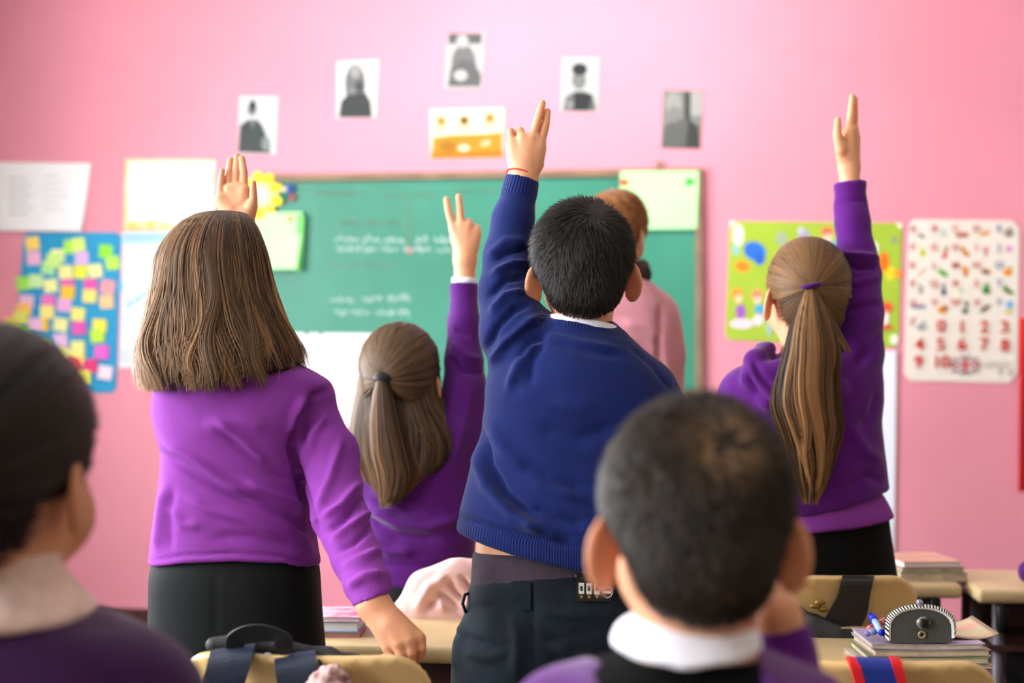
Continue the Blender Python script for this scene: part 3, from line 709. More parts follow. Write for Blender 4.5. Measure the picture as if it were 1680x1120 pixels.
# black bag on the chair of the ponytailed girl
M_blk = mat('black_nylon', (0.035, 0.038, 0.045), rough=0.42, spec=0.5, var=0.2, vscale=20, bump=0.3, bscale=60)
e, o = vroot('school_bag', 0.64, 2.75, 0.60, 'black school bag with a wide strap over the chair behind the ponytailed girl', 'bag')
strip([P(1410, 953, 2.84), P(1409, 947, 2.80), P(1407, 950, 2.755), P(1401, 975, 2.752), P(1391, 1005, 2.752), P(1378, 1030, 2.75), P(1366, 1052, 2.745)], [np.array([0.031, 0, 0])]*4+[np.array([0.036, 0, -0.004])]*3, 0.006, 'strap', M_blk, e, o)
bag = union([chain([(1318, 1042, 2.745, 22), (1375, 1050, 2.74, 24), (1440, 1052, 2.74, 18)], 0.02), chain([(1312, 1000, 2.76, 6), (1335, 1018, 2.75, 12), (1355, 1030, 2.745, 16)], 0.01), chain([(1300, 1030, 2.75, 14), (1312, 1002, 2.76, 6)], 0.01)], 0.012)
V, Q = surf(bag, 0.006); V = crumple(V, Q, 0.004, 70, 2); link('bag_body', mesh_data('bag_body', V-o, Q, M_blk), e)
for a in ((1338, 994), (1350, 999), (1346, 988)):
    V, Q = surf(ell(P(a[0], a[1], 2.745), (0.011, 0.006, 0.006)), 0.003); link('gold_charm', mesh_data('gold_charm', V-o, Q, mat('gold_metal', (0.55, 0.42, 0.2), rough=0.35, metal=0.8)), e)
strip([P(1380, 1030, 2.715), P(1400, 1029, 2.712), P(1425, 1029, 2.712)], np.array([0, 0.0, 0.0016]), 0.002, 'zip', mat('zip_cream', (0.75, 0.62, 0.5)), e, o)

# blue and red strap over the empty chair
e, o = vroot('striped_bag', 0.52, 2.02, 0.50, 'blue bag strap edged in red over the back of the empty chair', 'bag')
M_bl = mat('blue_webbing', (0.03, 0.16, 0.52), rough=0.6, bump=0.5, bscale=250); M_rd = mat('red_webbing', (0.82, 0.05, 0.10), rough=0.6, bump=0.5, bscale=250)
path = lambda x: [P(x-6, 1086, 1.99), P(x-3, 1080, 1.95), P(x, 1087, 1.912), P(x+8, 1115, 1.905), P(x+16, 1150, 1.905), P(x+24, 1200, 1.91)]
strip(path(1435), np.array([0.0235, 0, -0.001]), 0.004, 'strap', M_bl, e, o)
strip(path(1401), np.array([0.0068, 0, -0.001]), 0.006, 'edging', M_rd, e, o); strip(path(1470), np.array([0.0068, 0, -0.001]), 0.006, 'edging', M_rd, e, o)
def fbag2(p):
    q = np.abs(p-np.array([0.50, 2.075, 0.56], f32))-np.array([0.07, 0.012, 0.09], f32)
    return np.linalg.norm(np.maximum(q, 0), axis=1)-0.028
V, Q = surf(Prim(fbag2, (.40, 2.03, .43), (.60, 2.12, .69)), 0.009); link('bag_body', mesh_data('bag_body', V-o, Q, M_bl), e)

# pale pink padded jacket over the chair back
e, o = vroot('pink_jacket', (715-840)*2.95/F, 2.94, 0.60, 'pale pink jacket heaped over a chair behind the desk', 'jacket')
jk = union([chain([(672, 1000, 2.93, 24), (698, 965, 2.93, 26), (745, 948, 2.93, 27), (810, 938, 2.94, 26)], 0.03), chain([(700, 1000, 2.93, 30), (760, 990, 2.93, 40), (800, 990, 2.94, 40)], 0.03), chain([(668, 1010, 2.92, 14), (680, 1040, 2.925, 30), (760, 1050, 2.93, 40)], 0.03)], 0.03)
jk = cut(jk, lambda p: np.abs(p[:, 1]-2.955)-0.055, 0.02)
V, Q = surf(jk, 0.005)
V = folds(V, Q, [([(680, 1000), (705, 960), (735, 945)], .006, 9), ([(700, 1000), (722, 975), (740, 985), (752, 1000)], -.008, 6), ([(735, 950), (742, 965), (760, 985)], -.008, 6), ([(757, 945), (768, 960), (775, 970)], -.007, 5), ([(712, 975), (730, 1000)], .006, 8)])
V = crumple(V, Q, 0.002, 60, 4)
jo = link('jacket_body', mesh_data('jacket_body', V-o, Q, mat('pale_pink_cloth', (0.90, 0.73, 0.71), rough=0.75, var=0.05, vscale=18, sheen=0.2)), e)
V, Q = surf(chain([(773, 922, 2.99, 5), (777, 936, 2.985, 5)], 0), 0.003); link('hot_pink_toggle', mesh_data('hot_pink_toggle', V-o, Q, mat('hot_pink', (0.92, 0.05, 0.50))), e)

# ------------------------------------------------------------------ books, pencil case, pen
def book(parent, o, cx, d0, z, w, dp, th, rot, cover, pages, name='book', warp=0.0, label=None, group=None, spine=1):
    """closed book lying flat: cover boards and a page block; cx, d0: centre (view frame)"""
    e = tag(empty(name, W((cx, d0, z)), YAW+rot), label, 'book', group)
    n = 8
    def slab(nm, x0, x1, y0, y1, z0, z1, m):
        V = []; Fc = []
        for j in range(2):
            for i in range(n+1):
                x = x0+(x1-x0)*i/n; dz = warp*((x/(w/2))**2)
                for y in (y0, y1): V.append((x, y, (z0, z1)[j]+dz))
        k = 2*(n+1)
        for i in range(n):
            a = 2*i
            Fc += [(a, a+1, a+3, a+2), (k+a, k+a+2, k+a+3, k+a+1), (a, a+2, k+a+2, k+a), (a+1, k+a+1, k+a+3, a+3)]
        Fc += [(0, k, k+1, 1), (2*n, 2*n+1, k+2*n+1, k+2*n)]
        return link(nm, mesh_data(nm, V, Fc, m, False), e)
    t = min(0.002, th*0.15)
    slab('cover', -w/2, w/2, -dp/2, dp/2, th-t, th, cover); slab('cover', -w/2, w/2, -dp/2, dp/2, 0, t, cover)
    slab('page_block', -w/2+0.003, w/2-0.003, -dp/2+0.003, dp/2-0.003, t, th-t, pages)
    return e
M_pg = mat('page_edges', (0.72, 0.66, 0.56), rough=0.85, var=0.25, vscale=40); M_pgw = mat('page_edges_white', (0.86, 0.87, 0.88), rough=0.85)
cov = lambda c: mat('cover_'+c, c, rough=0.4, spec=0.5, var=0.12, vscale=14)
z = DH
bx, bd = (1507-840)*2.47/F, 2.475
for i, (w, dp, th, rot, c, wp) in enumerate([(.216, .150, .006, .02, 'c9b6a8', 0.0), (.205, .150, .012, -.03, '6f7c58', 0.002), (.198, .148, .011, .015, '9a8a78', 0.001), (.192, .148, .009, -.01, 'a79bb8', 0.002)]):
    book(None, None, bx+0.003*((i*7) % 3-1), bd, z, w, dp, th, rot, cov(c), M_pg, warp=wp, label=('thin pale notebook at the bottom of the pile under the pencil case', 'thick worn notebook second from the bottom under the pencil case', 'worn notebook second from the top under the pencil case', 'lilac notebook on top of the pile under the pencil case')[i], group=None)
    z += th+wp*0.6+0.0002
ztop = z
# glossy magazine with a curling corner on top
e = tag(empty('magazine', W((bx+0.062, bd+0.03, ztop)), YAW), 'open glossy pink and green magazine curling up beside the pencil case', 'magazine')
V = []; Fc = []; n = 12
for s in (0, 1):
    for j in range(n+1):
        for i in range(n+1):
            u, v = i/n, j/n; x = -0.06+0.125*u; y = -0.07+0.14*v
            zz = 0.002+0.015*max(0, u-0.4)**2/0.36*(0.55+0.45*v)+0.004*math.sin(u*6)
            V.append((x, y, zz+s*0.003))
k = (n+1)**2
for j in range(n):
    for i in range(n):
        a = j*(n+1)+i; Fc += [(a, a+n+1, a+n+2, a+1), (a+k, a+k+1, a+k+n+2, a+k+n+1)]
for i in range(n):
    a = i; b_ = n*(n+1)+i; c_ = i*(n+1); d_ = c_+n
    Fc += [(a, a+1, a+1+k, a+k), (b_, b_+k, b_+1+k, b_+1), (c_, c_+k, c_+n+1+k, c_+n+1), (d_, d_+n+1, d_+n+1+k, d_+k)]
link('pages', mesh_data('pages', V, Fc, mat('magazine_print', (0.86, 0.52, 0.55), rough=0.3, spec=0.5, col2=(0.72, 0.80, 0.58), vscale=16)), e)
# pencil case
e, o = vroot('pencil_case', (1502-840)*2.43/F, 2.43, ztop+0.002, 'grey dome-shaped pencil case with black and white zigzag piping', 'pencil case')
pc = MB(); hw_, ht = 0.054, 0.060
arc = [(-hw_, 0.004)]+[(-hw_*math.cos(a)*(1.0 if abs(math.cos(a)) > .3 else 1), 0.022+(ht-0.022)*math.sin(a)**0.75) for a in np.linspace(0.0, math.pi, 17)]+[(hw_, 0.004)]
arc = [(-hw_*0.93, 0.0)]+arc+[(hw_*0.93, 0.0)]
pc.prism(arc, -0.032, -0.004); pc.obj('case_body', mat('grey_felt', (0.27, 0.27, 0.26), rough=0.8, var=0.1, vscale=30, bump=0.2), e)
M_zw = mat('zigzag_white', (0.88, 0.87, 0.85)); M_zb = mat('zigzag_black', (0.05, 0.05, 0.05))
arc2 = [(x*1.02, zz) for x, zz in arc[1:-1]]
tot = []
for i in range(len(arc2)-1):
    for t_ in np.linspace(0, 1, 4, endpoint=False): tot.append(np.array(arc2[i])*(1-t_)+np.array(arc2[i+1])*t_)
zz = MB()
for i in range(len(tot)-1):
    a, b_ = tot[i], tot[i+1]; zz.add([(a[0], -0.036, a[1]), (b_[0], -0.036, b_[1]), (b_[0]*1.09, -0.030, b_[1]+0.005), (a[0]*1.09, -0.030, a[1]+0.005)], [(0, 1, 2, 3)], i % 2)
    zz.add([(a[0]*0.93, -0.0335, a[1]*0.95), (b_[0]*0.93, -0.0335, b_[1]*0.95), (b_[0], -0.036, b_[1]), (a[0], -0.036, a[1])], [(0, 1, 2, 3)], 0)
    zz.add([(a[0]*1.09, -0.030, a[1]+0.005), (b_[0]*1.09, -0.030, b_[1]+0.005), (b_[0]*1.0, -0.002, b_[1]-0.003), (a[0]*1.0, -0.002, a[1]-0.003)], [(0, 1, 2, 3)], 1)
zz.obj('piping', [M_zw, M_zb], e)
V, Q = surf(ell((0.003, -0.034, 0.034), (0.012, 0.005, 0.011)), 0.002); em = link('emblem', mesh_data('emblem', V, Q, mat('emblem_pale', (0.62, 0.62, 0.58), rough=0.3, metal=0.5)), e)
MB().box((-0.003, -0.044, 0.026), (0.011, -0.034, 0.042), 0.002, 1).obj('emblem_stone', M_black, em)
rg = MB(); rg.tube([(0.001+0.0052*math.cos(a), -0.0345, 0.014+0.0052*math.sin(a)) for a in np.linspace(0, 2*math.pi, 17)], 0.0018, 6); rg.obj('eyelet', mat('pale_gold', (0.75, 0.68, 0.5), rough=0.3, metal=0.7), e, None, 0, True)
MB().box((-0.006, -0.034, ht-0.004), (0.004, -0.02, ht+0.012), 0.003, 2).obj('zip_pull', mat('zip_metal', (0.6, 0.62, 0.68), rough=0.3, metal=0.7), e)
# pens beside it
def pen(name, a, b, r, mats, label):
    a = np.array(a); b = np.array(b); org = (a+b)/2
    e = tag(empty(name, W(org), YAW), label, 'pen')
    t = lambda u: a+(b-a)*u-org
    MB().tube([t(0.3), t(0.92)], r, 10).obj('barrel', mats[0], e, None, 0, True)
    MB().tube([t(0), t(0.02), t(0.3)], [r*0.8, r*1.25, r*1.25], 10).obj('cap', mats[1], e, None, 0, True)
    MB().tube([t(0.92), t(1.0)], [r*1.05, r*0.9], 10).obj('end_plug', mats[1], e, None, 0, True)
zp = ztop
MBL = mat('pen_blue', (0.03, 0.13, 0.75), rough=0.25); MLB = mat('pen_pale_blue', (0.62, 0.76, 0.90), rough=0.3)
pen('felt_pen', P(1430, 1010, 2.475), P(1447, 1039, 2.41), 0.0055, [MLB, MBL], 'pale blue felt pen with a dark blue cap leaning on the pencil case')
pen('felt_pen', P(1452, 1018, 2.50), P(1425, 1031, 2.46), 0.005, [mat('pen_red', (0.75, 0.30, 0.32), rough=0.4), mat('pen_pink', (0.82, 0.45, 0.5), rough=0.4)], 'reddish pencil lying behind the blue felt pen')
pen('felt_pen', P(1436, 1034, 2.44), P(1422, 1040, 2.42), 0.005, [MLB, mat('pen_violet', (0.45, 0.40, 0.66), rough=0.4)], 'lilac pen stub lying at the edge of the notebook pile')

# books on the far desk
z = DH; x0 = (1515-840)*3.52/F
for i, (w, dp, th, c, pg, lb) in enumerate([(.165, .20, .020, 'a8a890', M_pg, 'thick olive book at the bottom of the far pile'), (.155, .19, .012, '7a7a70', M_pg, 'grey book in the middle of the far pile'), (.145, .19, .014, 'd49a88', M_pgw, 'salmon pink book on top of the far pile')]):
    book(None, None, x0-0.004*i, 3.53, z, w, dp, th, 0.03*i, cov(c), pg, label=lb); z += th+0.0002
# books on the desk beside the girl's hip
z = DH; x0 = (548-840)*2.74/F
for i, (w, dp, th, c, pg, lb) in enumerate([(.115, .12, .010, 'c0506a', M_pg, 'red-edged book at the bottom of the pile on the near desk'), (.105, .12, .020, '6f9ccf', M_pgw, 'thick white-paged book with a blue cover on the near desk'), (.112, .125, .009, 'e6c6d4', M_pgw, 'pink and white patterned notebook on top of the near pile')]):
    book(None, None, x0+0.004*i, 2.745, z, w, dp, th, -0.05*i, mat('cover_pattern', (0.92, 0.82, 0.88), rough=0.4, col2=(0.75, 0.25, 0.45), vscale=38) if i == 2 else cov(c), pg, label=lb); z += th+0.0002

book(None, None, (622-840)*2.72/F, 2.72, DH-0.138, .09, .13, .022, .1, cov('8a6cc0'), M_pgw, label='violet and white notebook lying on the shelf under the near desk')

# ------------------------------------------------------------------ people: toolkit
M_skin = mat('skin', (0.86, 0.62, 0.47), rough=0.5, spec=0.35, var=0.05, vscale=25, sss=0.25)
M_skin2 = mat('skin_warm', (0.80, 0.57, 0.43), rough=0.5, spec=0.35, var=0.05, vscale=25, sss=0.25)
M_eyew = mat('eye_white', (0.92, 0.91, 0.89), rough=0.2); M_iris = mat('iris_brown', (0.18, 0.09, 0.05), rough=0.15)
M_lip = mat('lip', (0.72, 0.38, 0.35), rough=0.45); M_nail = mat('nail', (0.90, 0.66, 0.58), rough=0.25)
def rot(yaw=0, pitch=0, roll=0):
    """head axes: yaw + turns to the right, pitch + looks up, roll + leans to the right shoulder"""
    return np.array(Matrix.Rotation(R(-yaw), 3, 'Z') @ Matrix.Rotation(R(pitch), 3, 'X') @ Matrix.Rotation(R(roll), 3, 'Y'))
_cr = ell((0, -0.012, 0.035), (0.073, 0.091, 0.080)); _fa = ell((0, 0.030, -0.028), (0.058, 0.060, 0.074)); _ch = ell((0, 0.060, -0.085), (0.024, 0.022, 0.02))
_ck = [ell((s*0.036, 0.058, -0.035), (0.026, 0.026, 0.03)) for s in (-1, 1)]
_no = rcone((0, 0.088, 0.006), (0, 0.100, -0.022), 0.007, 0.011); _oc = ell((0, -0.055, -0.02), (0.055, 0.045, 0.05))
_li = ell((0, 0.086, -0.052), (0.021, 0.010, 0.0075)); _br = rcone((-0.035, 0.078, 0.026), (0.035, 0.078, 0.026), 0.010, 0.010)
def hs(p, detail=True):
    d = smin(_cr(p), _fa(p), 0.03); d = smin(d, _ch(p), 0.02); d = smin(d, _oc(p), 0.02)
    if detail:
        for c in _ck: d = smin(d, c(p), 0.02)
        d = smin(d, _br(p), 0.012)
        for s in (-1, 1): d = smax(d, -ell((s*0.030, 0.094, 0.007), (0.015, 0.012, 0.010))(p), 0.01)
        d = smin(d, _no(p), 0.010); d = smin(d, _li(p), 0.008)
    return d
def ear(s, flare=32):
    a = R(flare); e = np.array([s*math.sin(a), -math.cos(a), 0.0]); n = np.array([s*math.cos(a), math.sin(a), 0.0]); z = np.array([0, -0.18, 1.0]); z -= e*(z@e); z /= np.linalg.norm(z); n = np.cross(e, z)*1.0
    c = np.array([s*0.071, -0.002, -0.010])+e*0.013
    M = np.stack([e, z, n], 1)
    rim = ell(c, (0.020, 0.033, 0.0062), M); lobe = ell(c-z*0.024-e*0.005, (0.011, 0.013, 0.006), M)
    face = np.array([s*0.5, 0.85, 0])
    con = ell(c+face*0.008-e*0.002, (0.012, 0.020, 0.007), M)
    return union([rim, lobe], 0.006), con
def zline(az, nape=-0.062):           # hairline height by azimuth in degrees (0 front, 180 nape)
    return np.interp(az, [0, 40, 62, 76, 84, 95, 108, 122, 140, 160, 180], [0.068, 0.062, 0.045, 0.0, -0.005, 0.024, 0.012, -0.035, nape+0.012, nape, nape-0.004])
class Head:
    def __init__(s, c, sc=1.05, yaw=0, pitch=0, roll=0, flare=32, neck=None, nr=0.046):
        s.c = np.asarray(c, float); s.s = sc; s.M = rot(yaw, pitch, roll); s.flare = flare; s.neck = neck; s.nr = nr
    def loc(s, p): return ((p-s.c.astype(f32))/s.s)@s.M.astype(f32)
    def out(s, l): return s.c+s.s*(np.asarray(l)@s.M.T)
    def prim(s):
        ears = [ear(k, s.flare) for k in (-1, 1)]
        nk = None
        if s.neck is not None: nk = rcone(s.out((0, -0.013, -0.045)), s.neck, s.nr*s.s*0.98, s.nr*s.s*1.08)
        def fn(p):
            l = s.loc(p); d = hs(l)
            for e, con in ears:
                d = smin(d, smax(e(l), -con(l), 0.003), 0.005)
            d = d*s.s
            if nk is not None: d = smin(d, nk(p), 0.025)
            return d
        lo = s.c-0.14*s.s; hi = s.c+0.14*s.s
        if nk is not None: lo = np.minimum(lo, nk.lo); hi = np.maximum(hi, nk.hi)
        return Prim(fn, lo, hi)
    def skin(s, H, h=0.0035, brow=None):
        V, Q = surf(s.prim(), h); V = smooth_mesh(V, Q, 1, 0.35)
        ce = s.loc(V[Q].mean(1)); mi = np.zeros(len(Q), int)
        mi[(np.abs(ce[:, 0]) < 0.021) & (ce[:, 1] > 0.08) & (np.abs(ce[:, 2]+0.052) < 0.0075)] = 3
        H.skin.append((V, Q, mi))
        for k in (-1, 1):
            for c, r, m in (((k*0.030, 0.0745, 0.006), 0.0125, 1), ((k*0.030, 0.0815, 0.006), 0.0066, 2)):
                v, q = surf(ell(s.out(c), (r*s.s,)*3), 0.004); H.skin.append((v, q, np.full(len(q), m)))
            v, q = surf(rcone(s.out((k*0.018, 0.0885, 0.026)), s.out((k*0.042, 0.080, 0.029)), 0.0035, 0.0025), 0.0025); H.skin.append((v, q, np.full(len(q), 5)))
class Human:
    def __init__(s, x, d, label, skin=None, hairm=None):
        s.base = np.array([x, d, 0.0]); s.skin = []; s.label = label; s.root = None; s.sm = skin or M_skin; s.hm = hairm
    def body(s):
        V = []; Q = []; mi = []; n = 0
        for v, q, m in s.skin: V.append(v); Q.append(q+n); n += len(v); mi.append(np.full(len(q), m) if np.isscalar(m) else m)
        V = np.concatenate(V)-s.base
        me = mesh_data('person', V, np.concatenate(Q), [s.sm, M_eyew, M_iris, M_lip, M_nail, s.hm or M_black], True, np.concatenate(mi), {'tone': np.full(len(V), 0.1)})
        s.root = tag(link('person', me, None, W(s.base), YAW), s.label, 'person'); return s.root
    def add(s, name, V, Q, m, attrs=None, parent=None, smooth=True):
        return link(name, mesh_data(name, V-s.base, Q, m, smooth, None, attrs), parent or s.root)
    def prim(s, name, pr, h, m, attrs=None, parent=None, sm=1):
        V, Q = surf(pr, h); V = smooth_mesh(V, Q, sm) if sm else V
        return s.add(name, V, Q, m, attrs, parent)
def hand(wrist, knuckles, fingers, extra=(), kp=0.009):
    palm = union([chain([wrist, k]) for k in knuckles], kp)
    fs = union([chain(f) for f in fingers], 0.0012)
    pr = [palm, fs]+[chain(e) for e in extra]
    return union(pr, [0, 0.004]+[0.010]*len(extra))
def core(H, pr, h=0.009):
    V, Q = surf(pr, h); H.skin.append((V, Q, 0))
def ribs(V, bands):
    u = np.zeros(len(V)); m = np.zeros(len(V))
    for b in bands:
        if b[0] == 'hem':
            _, cx, cy, r, msk = b; k = msk(V); a = np.arctan2(V[:, 0]-cx, -(V[:, 1]-cy))*r
        else:
            _, A, B, r = b; ax = (B-A); L = np.linalg.norm(ax); ax = ax/L; t = (V-A)@ax/L
            e1 = np.cross(ax, (0, 1, 0)); e1 /= np.linalg.norm(e1); e2 = np.cross(ax, e1); q = V-A
            k = (t > 0) & (t < 1.4) & (np.linalg.norm(q-np.outer(q@ax, ax), axis=1) < r*1.7); a = np.arctan2(q@e1, q@e2)*r
        u = np.where(b[4](V-np.array([0, 0, .015])) if b[0] == 'hem' else ((t > -.6) & (np.linalg.norm(q-np.outer(q@ax, ax), axis=1) < r*1.7)), a, u); m = np.where(k, 1.0, m)
    return {'rib_u': u, 'rib_mask': m}
def hemfn(xs, ys, d):
    X = (np.array(xs)-CX)*d/F; Z = CAMH+(HY-np.array(ys))*d/F
    return lambda p: (np.interp(p[:, 0], X, Z)-p[:, 2]).astype(f32)
def sleeve(pts, end, k=0.012):
    """chain of photo pixels cut square at its cuff; end: (from, to) pixel points giving the arm's last direction"""
    a, b = P(*end[0]), P(*end[1]); n = (b-a)/np.linalg.norm(b-a)
    return cut(chain(pts, k), lambda p: (p-b.astype(f32))@n.astype(f32), 0.003)
def legs(H, x, d, hipz, m, name='trousers', top=None, spread=0.072, rr=0.078, h=0.008, sit=False, fold=None, shoe='101012', fwd=0.0):
    pr = [] if top is None else [top]
    for s in (-1, 1):
        if sit:
            pts = [((x+s*0.06, d+0.02, hipz), 0.085), ((x+s*0.085, d+0.36, hipz+0.02), 0.062), ((x+s*0.085, d+0.37, hipz-0.02), 0.06), ((x+s*0.085, d+0.36, 0.075), 0.042)]
        else:
            pts = [((x+s*spread, d+fwd*.3, hipz), rr), ((x+s*spread, d+fwd*.9+0.015, hipz*0.62), rr*0.78), ((x+s*spread, d+fwd, 0.075), 0.05)]
        pr.append(union([rcone(pts[i][0], pts[i+1][0], pts[i][1], pts[i+1][1]) for i in range(len(pts)-1)], 0.02))
        f = np.array(pts[-1][0])
        V, Q = surf(union([ell(f+np.array([0, 0.03, -0.028]), (0.042, 0.105, 0.04)), rcone(f+np.array([0, -0.02, -0.035]), f+np.array([0, 0.09, -0.04]), 0.034, 0.03)], 0.01), 0.008)
        V[:, 2] = np.maximum(V[:, 2], 0.0); H.add('shoe', V, Q, mat('shoe_'+shoe, shoe, rough=0.5))
    V, Q = surf(union(pr, 0.03), h)
    if fold: V = folds(V, Q, fold)
    return H.add(name, V, Q, m)

# ---- hair
def ribbon(paths, nrm, r, tipf=0.25, tone=None):
    """each path becomes a thin three-ridged lock; returns V, Q, tone"""
    N, M, _ = paths.shape
    t = np.gradient(paths, axis=1); t /= np.maximum(np.linalg.norm(t, axis=2), 1e-9)[..., None]
    sd = np.cross(t, nrm); sd /= np.maximum(np.linalg.norm(sd, axis=2), 1e-9)[..., None]
    up = np.cross(sd, t)
    w = r*np.interp(np.linspace(0, 1, M), [0, 0.15, 0.7, 1], [0.7, 1, 1, tipf])
    rr = w[None, :, None]*np.ones((N, 1, 1)) if np.isscalar(r) else w
    V = np.stack([paths-sd*rr, paths+up*rr*0.8, paths+sd*rr], 2).reshape(-1, 3)
    base = (np.arange(N)[:, None]*M+np.arange(M-1)[None])*3
    q = []
    for k in (0, 1): q.append(np.stack([base+k, base+k+1, base+k+4, base+k+3], -1).reshape(-1, 4))
    tn = np.repeat(np.clip(tone if tone is not None else rng.random((N, 1))*np.ones((1, M)), 0, 1).reshape(-1), 3)
    return V, np.concatenate(q), tn
def loft_strands(rows, n, th=(-115, 115), ncl=60, s0=(0.93, 1.03), wave=0.05, tend=None, M=16, pull=0.5, seed=1, tw=0.0, depth=0.025, sep=0.02):
    g = np.random.default_rng(seed)
    T = np.array([[CAMH+(HY-r_[0])*r_[3]/F, ((r_[1]+r_[2])/2-CX)*r_[3]/F, r_[3], (r_[2]-r_[1])/2*r_[3]/F, r_[4]] for r_ in rows])
    T = resample(T, 160)
    ds = np.r_[0, np.cumsum(np.hypot(np.diff(T[:, 0]), np.hypot(np.diff(T[:, 3]), np.diff(T[:, 1])))+1e-6)]; ds /= ds[-1]
    c0 = np.sort(g.uniform(th[0], th[1], ncl)); ph = g.uniform(0, 6.28, ncl); ct = g.random(ncl); cl_len = g.uniform(-0.10, 0.03, ncl); fr = g.uniform(0.7, 1.9, ncl); cd = g.normal(0, 1, ncl)
    a0 = g.uniform(th[0], th[1], n); ci = np.argmin(np.abs(a0[:, None]-c0[None]+g.normal(0, 5, (n, 1))), 1)
    te = (np.ones(n) if tend is None else tend(np.sin(np.radians(a0))))+cl_len[ci]+g.normal(0, 0.022, n)
    u = np.linspace(0.0, 1, M)[None]*np.clip(te, 0.05, 1.0)[:, None]
    z, cx, cy, a, b = (np.interp(u, ds, T[:, j]) for j in range(5))
    sh = pull*u**1.5
    A = np.radians(a0[:, None]*(1-sh)+c0[ci][:, None]*sh)+wave*np.sin(6.28*fr[ci][:, None]*u+ph[ci][:, None])*np.clip(u*2.2-0.3, 0, 1.6)+0.5*wave*np.sin(15*u+2*ph[ci][:, None])*np.clip(u*2-0.6, 0, 1)+g.normal(0, 0.015, (n, 1))*u*3+np.radians(tw)*u
    sc = g.uniform(s0[0], s0[1], (n, 1))+depth*cd[ci][:, None]*np.clip(u*1.6-0.15, 0, 1)+0.5*depth*np.sin(9*u+ph[ci][:, None])*u+sep*np.abs(a0-c0[ci])[:, None]/-8.0*np.clip(u*1.5-0.2, 0, 1)
    p = np.stack([cx+a*sc*np.sin(A), cy-b*sc*np.cos(A), z+g.normal(0, 0.002, (n, 1))*u], -1)
    nr = np.stack([np.sin(A), -np.cos(A), 0.25*(1-u)*np.ones_like(A)], -1); nr /= np.linalg.norm(nr, axis=2)[..., None]
    tone = 0.7*ct[ci][:, None]**2+0.25*g.random((n, 1))+0.3*(u-0.45)
    return p, nr, tone
def head_surf(hd, dirs, off):
    """points on the scalp along local directions, off metres above it"""
    o = np.array([0, -0.015, 0.02]); sh = dirs.shape[:-1]; D = dirs.reshape(-1, 3); off = np.broadcast_to(off, sh).reshape(-1)
    lo = np.full(len(D), 0.02); hi = np.full(len(D), 0.20)
    for _ in range(16):
        m = (lo+hi)/2; v = hs((o+D*m[:, None]).astype(f32), False)-off
        lo = np.where(v < 0, m, lo); hi = np.where(v < 0, hi, m)
    return (o+D*((lo+hi)/2)[:, None]).reshape(*sh, 3)
def cap_dirs(n, g, nape=-0.062, zmax=9):
    out = []
    while sum(len(a) for a in out) < n:
        d = g.normal(size=(n*2, 3)); d /= np.linalg.norm(d, axis=1)[:, None]
        p = head_surf_q(d); az = np.degrees(np.abs(np.arctan2(p[:, 0], p[:, 1]+0.01)))
        out.append(d[(p[:, 2] > zline(az, nape)) ])
    return np.concatenate(out)[:n]
def head_surf_q(d): return head_surf(None, d, 0.0)
def cap_shell(hd, thick, nape=-0.062, h=0.004, grow=0.0):
    def fn(p):
        l = hd.loc(p); az = np.degrees(np.abs(np.arctan2(l[:, 0], l[:, 1]+0.01)))
        th_ = np.interp(l[:, 2], [-0.07, -0.03, 0.0, 0.05, 0.12], [0.001, 0.28*thick, 0.5*thick, 0.9*thick, thick]).astype(f32)
        return smax(hs(l, False)-th_, (zline(az, nape)-l[:, 2]).astype(f32)*0.7, 0.008)*hd.s
    return Prim(fn, hd.c-0.13*hd.s, hd.c+0.15*hd.s)
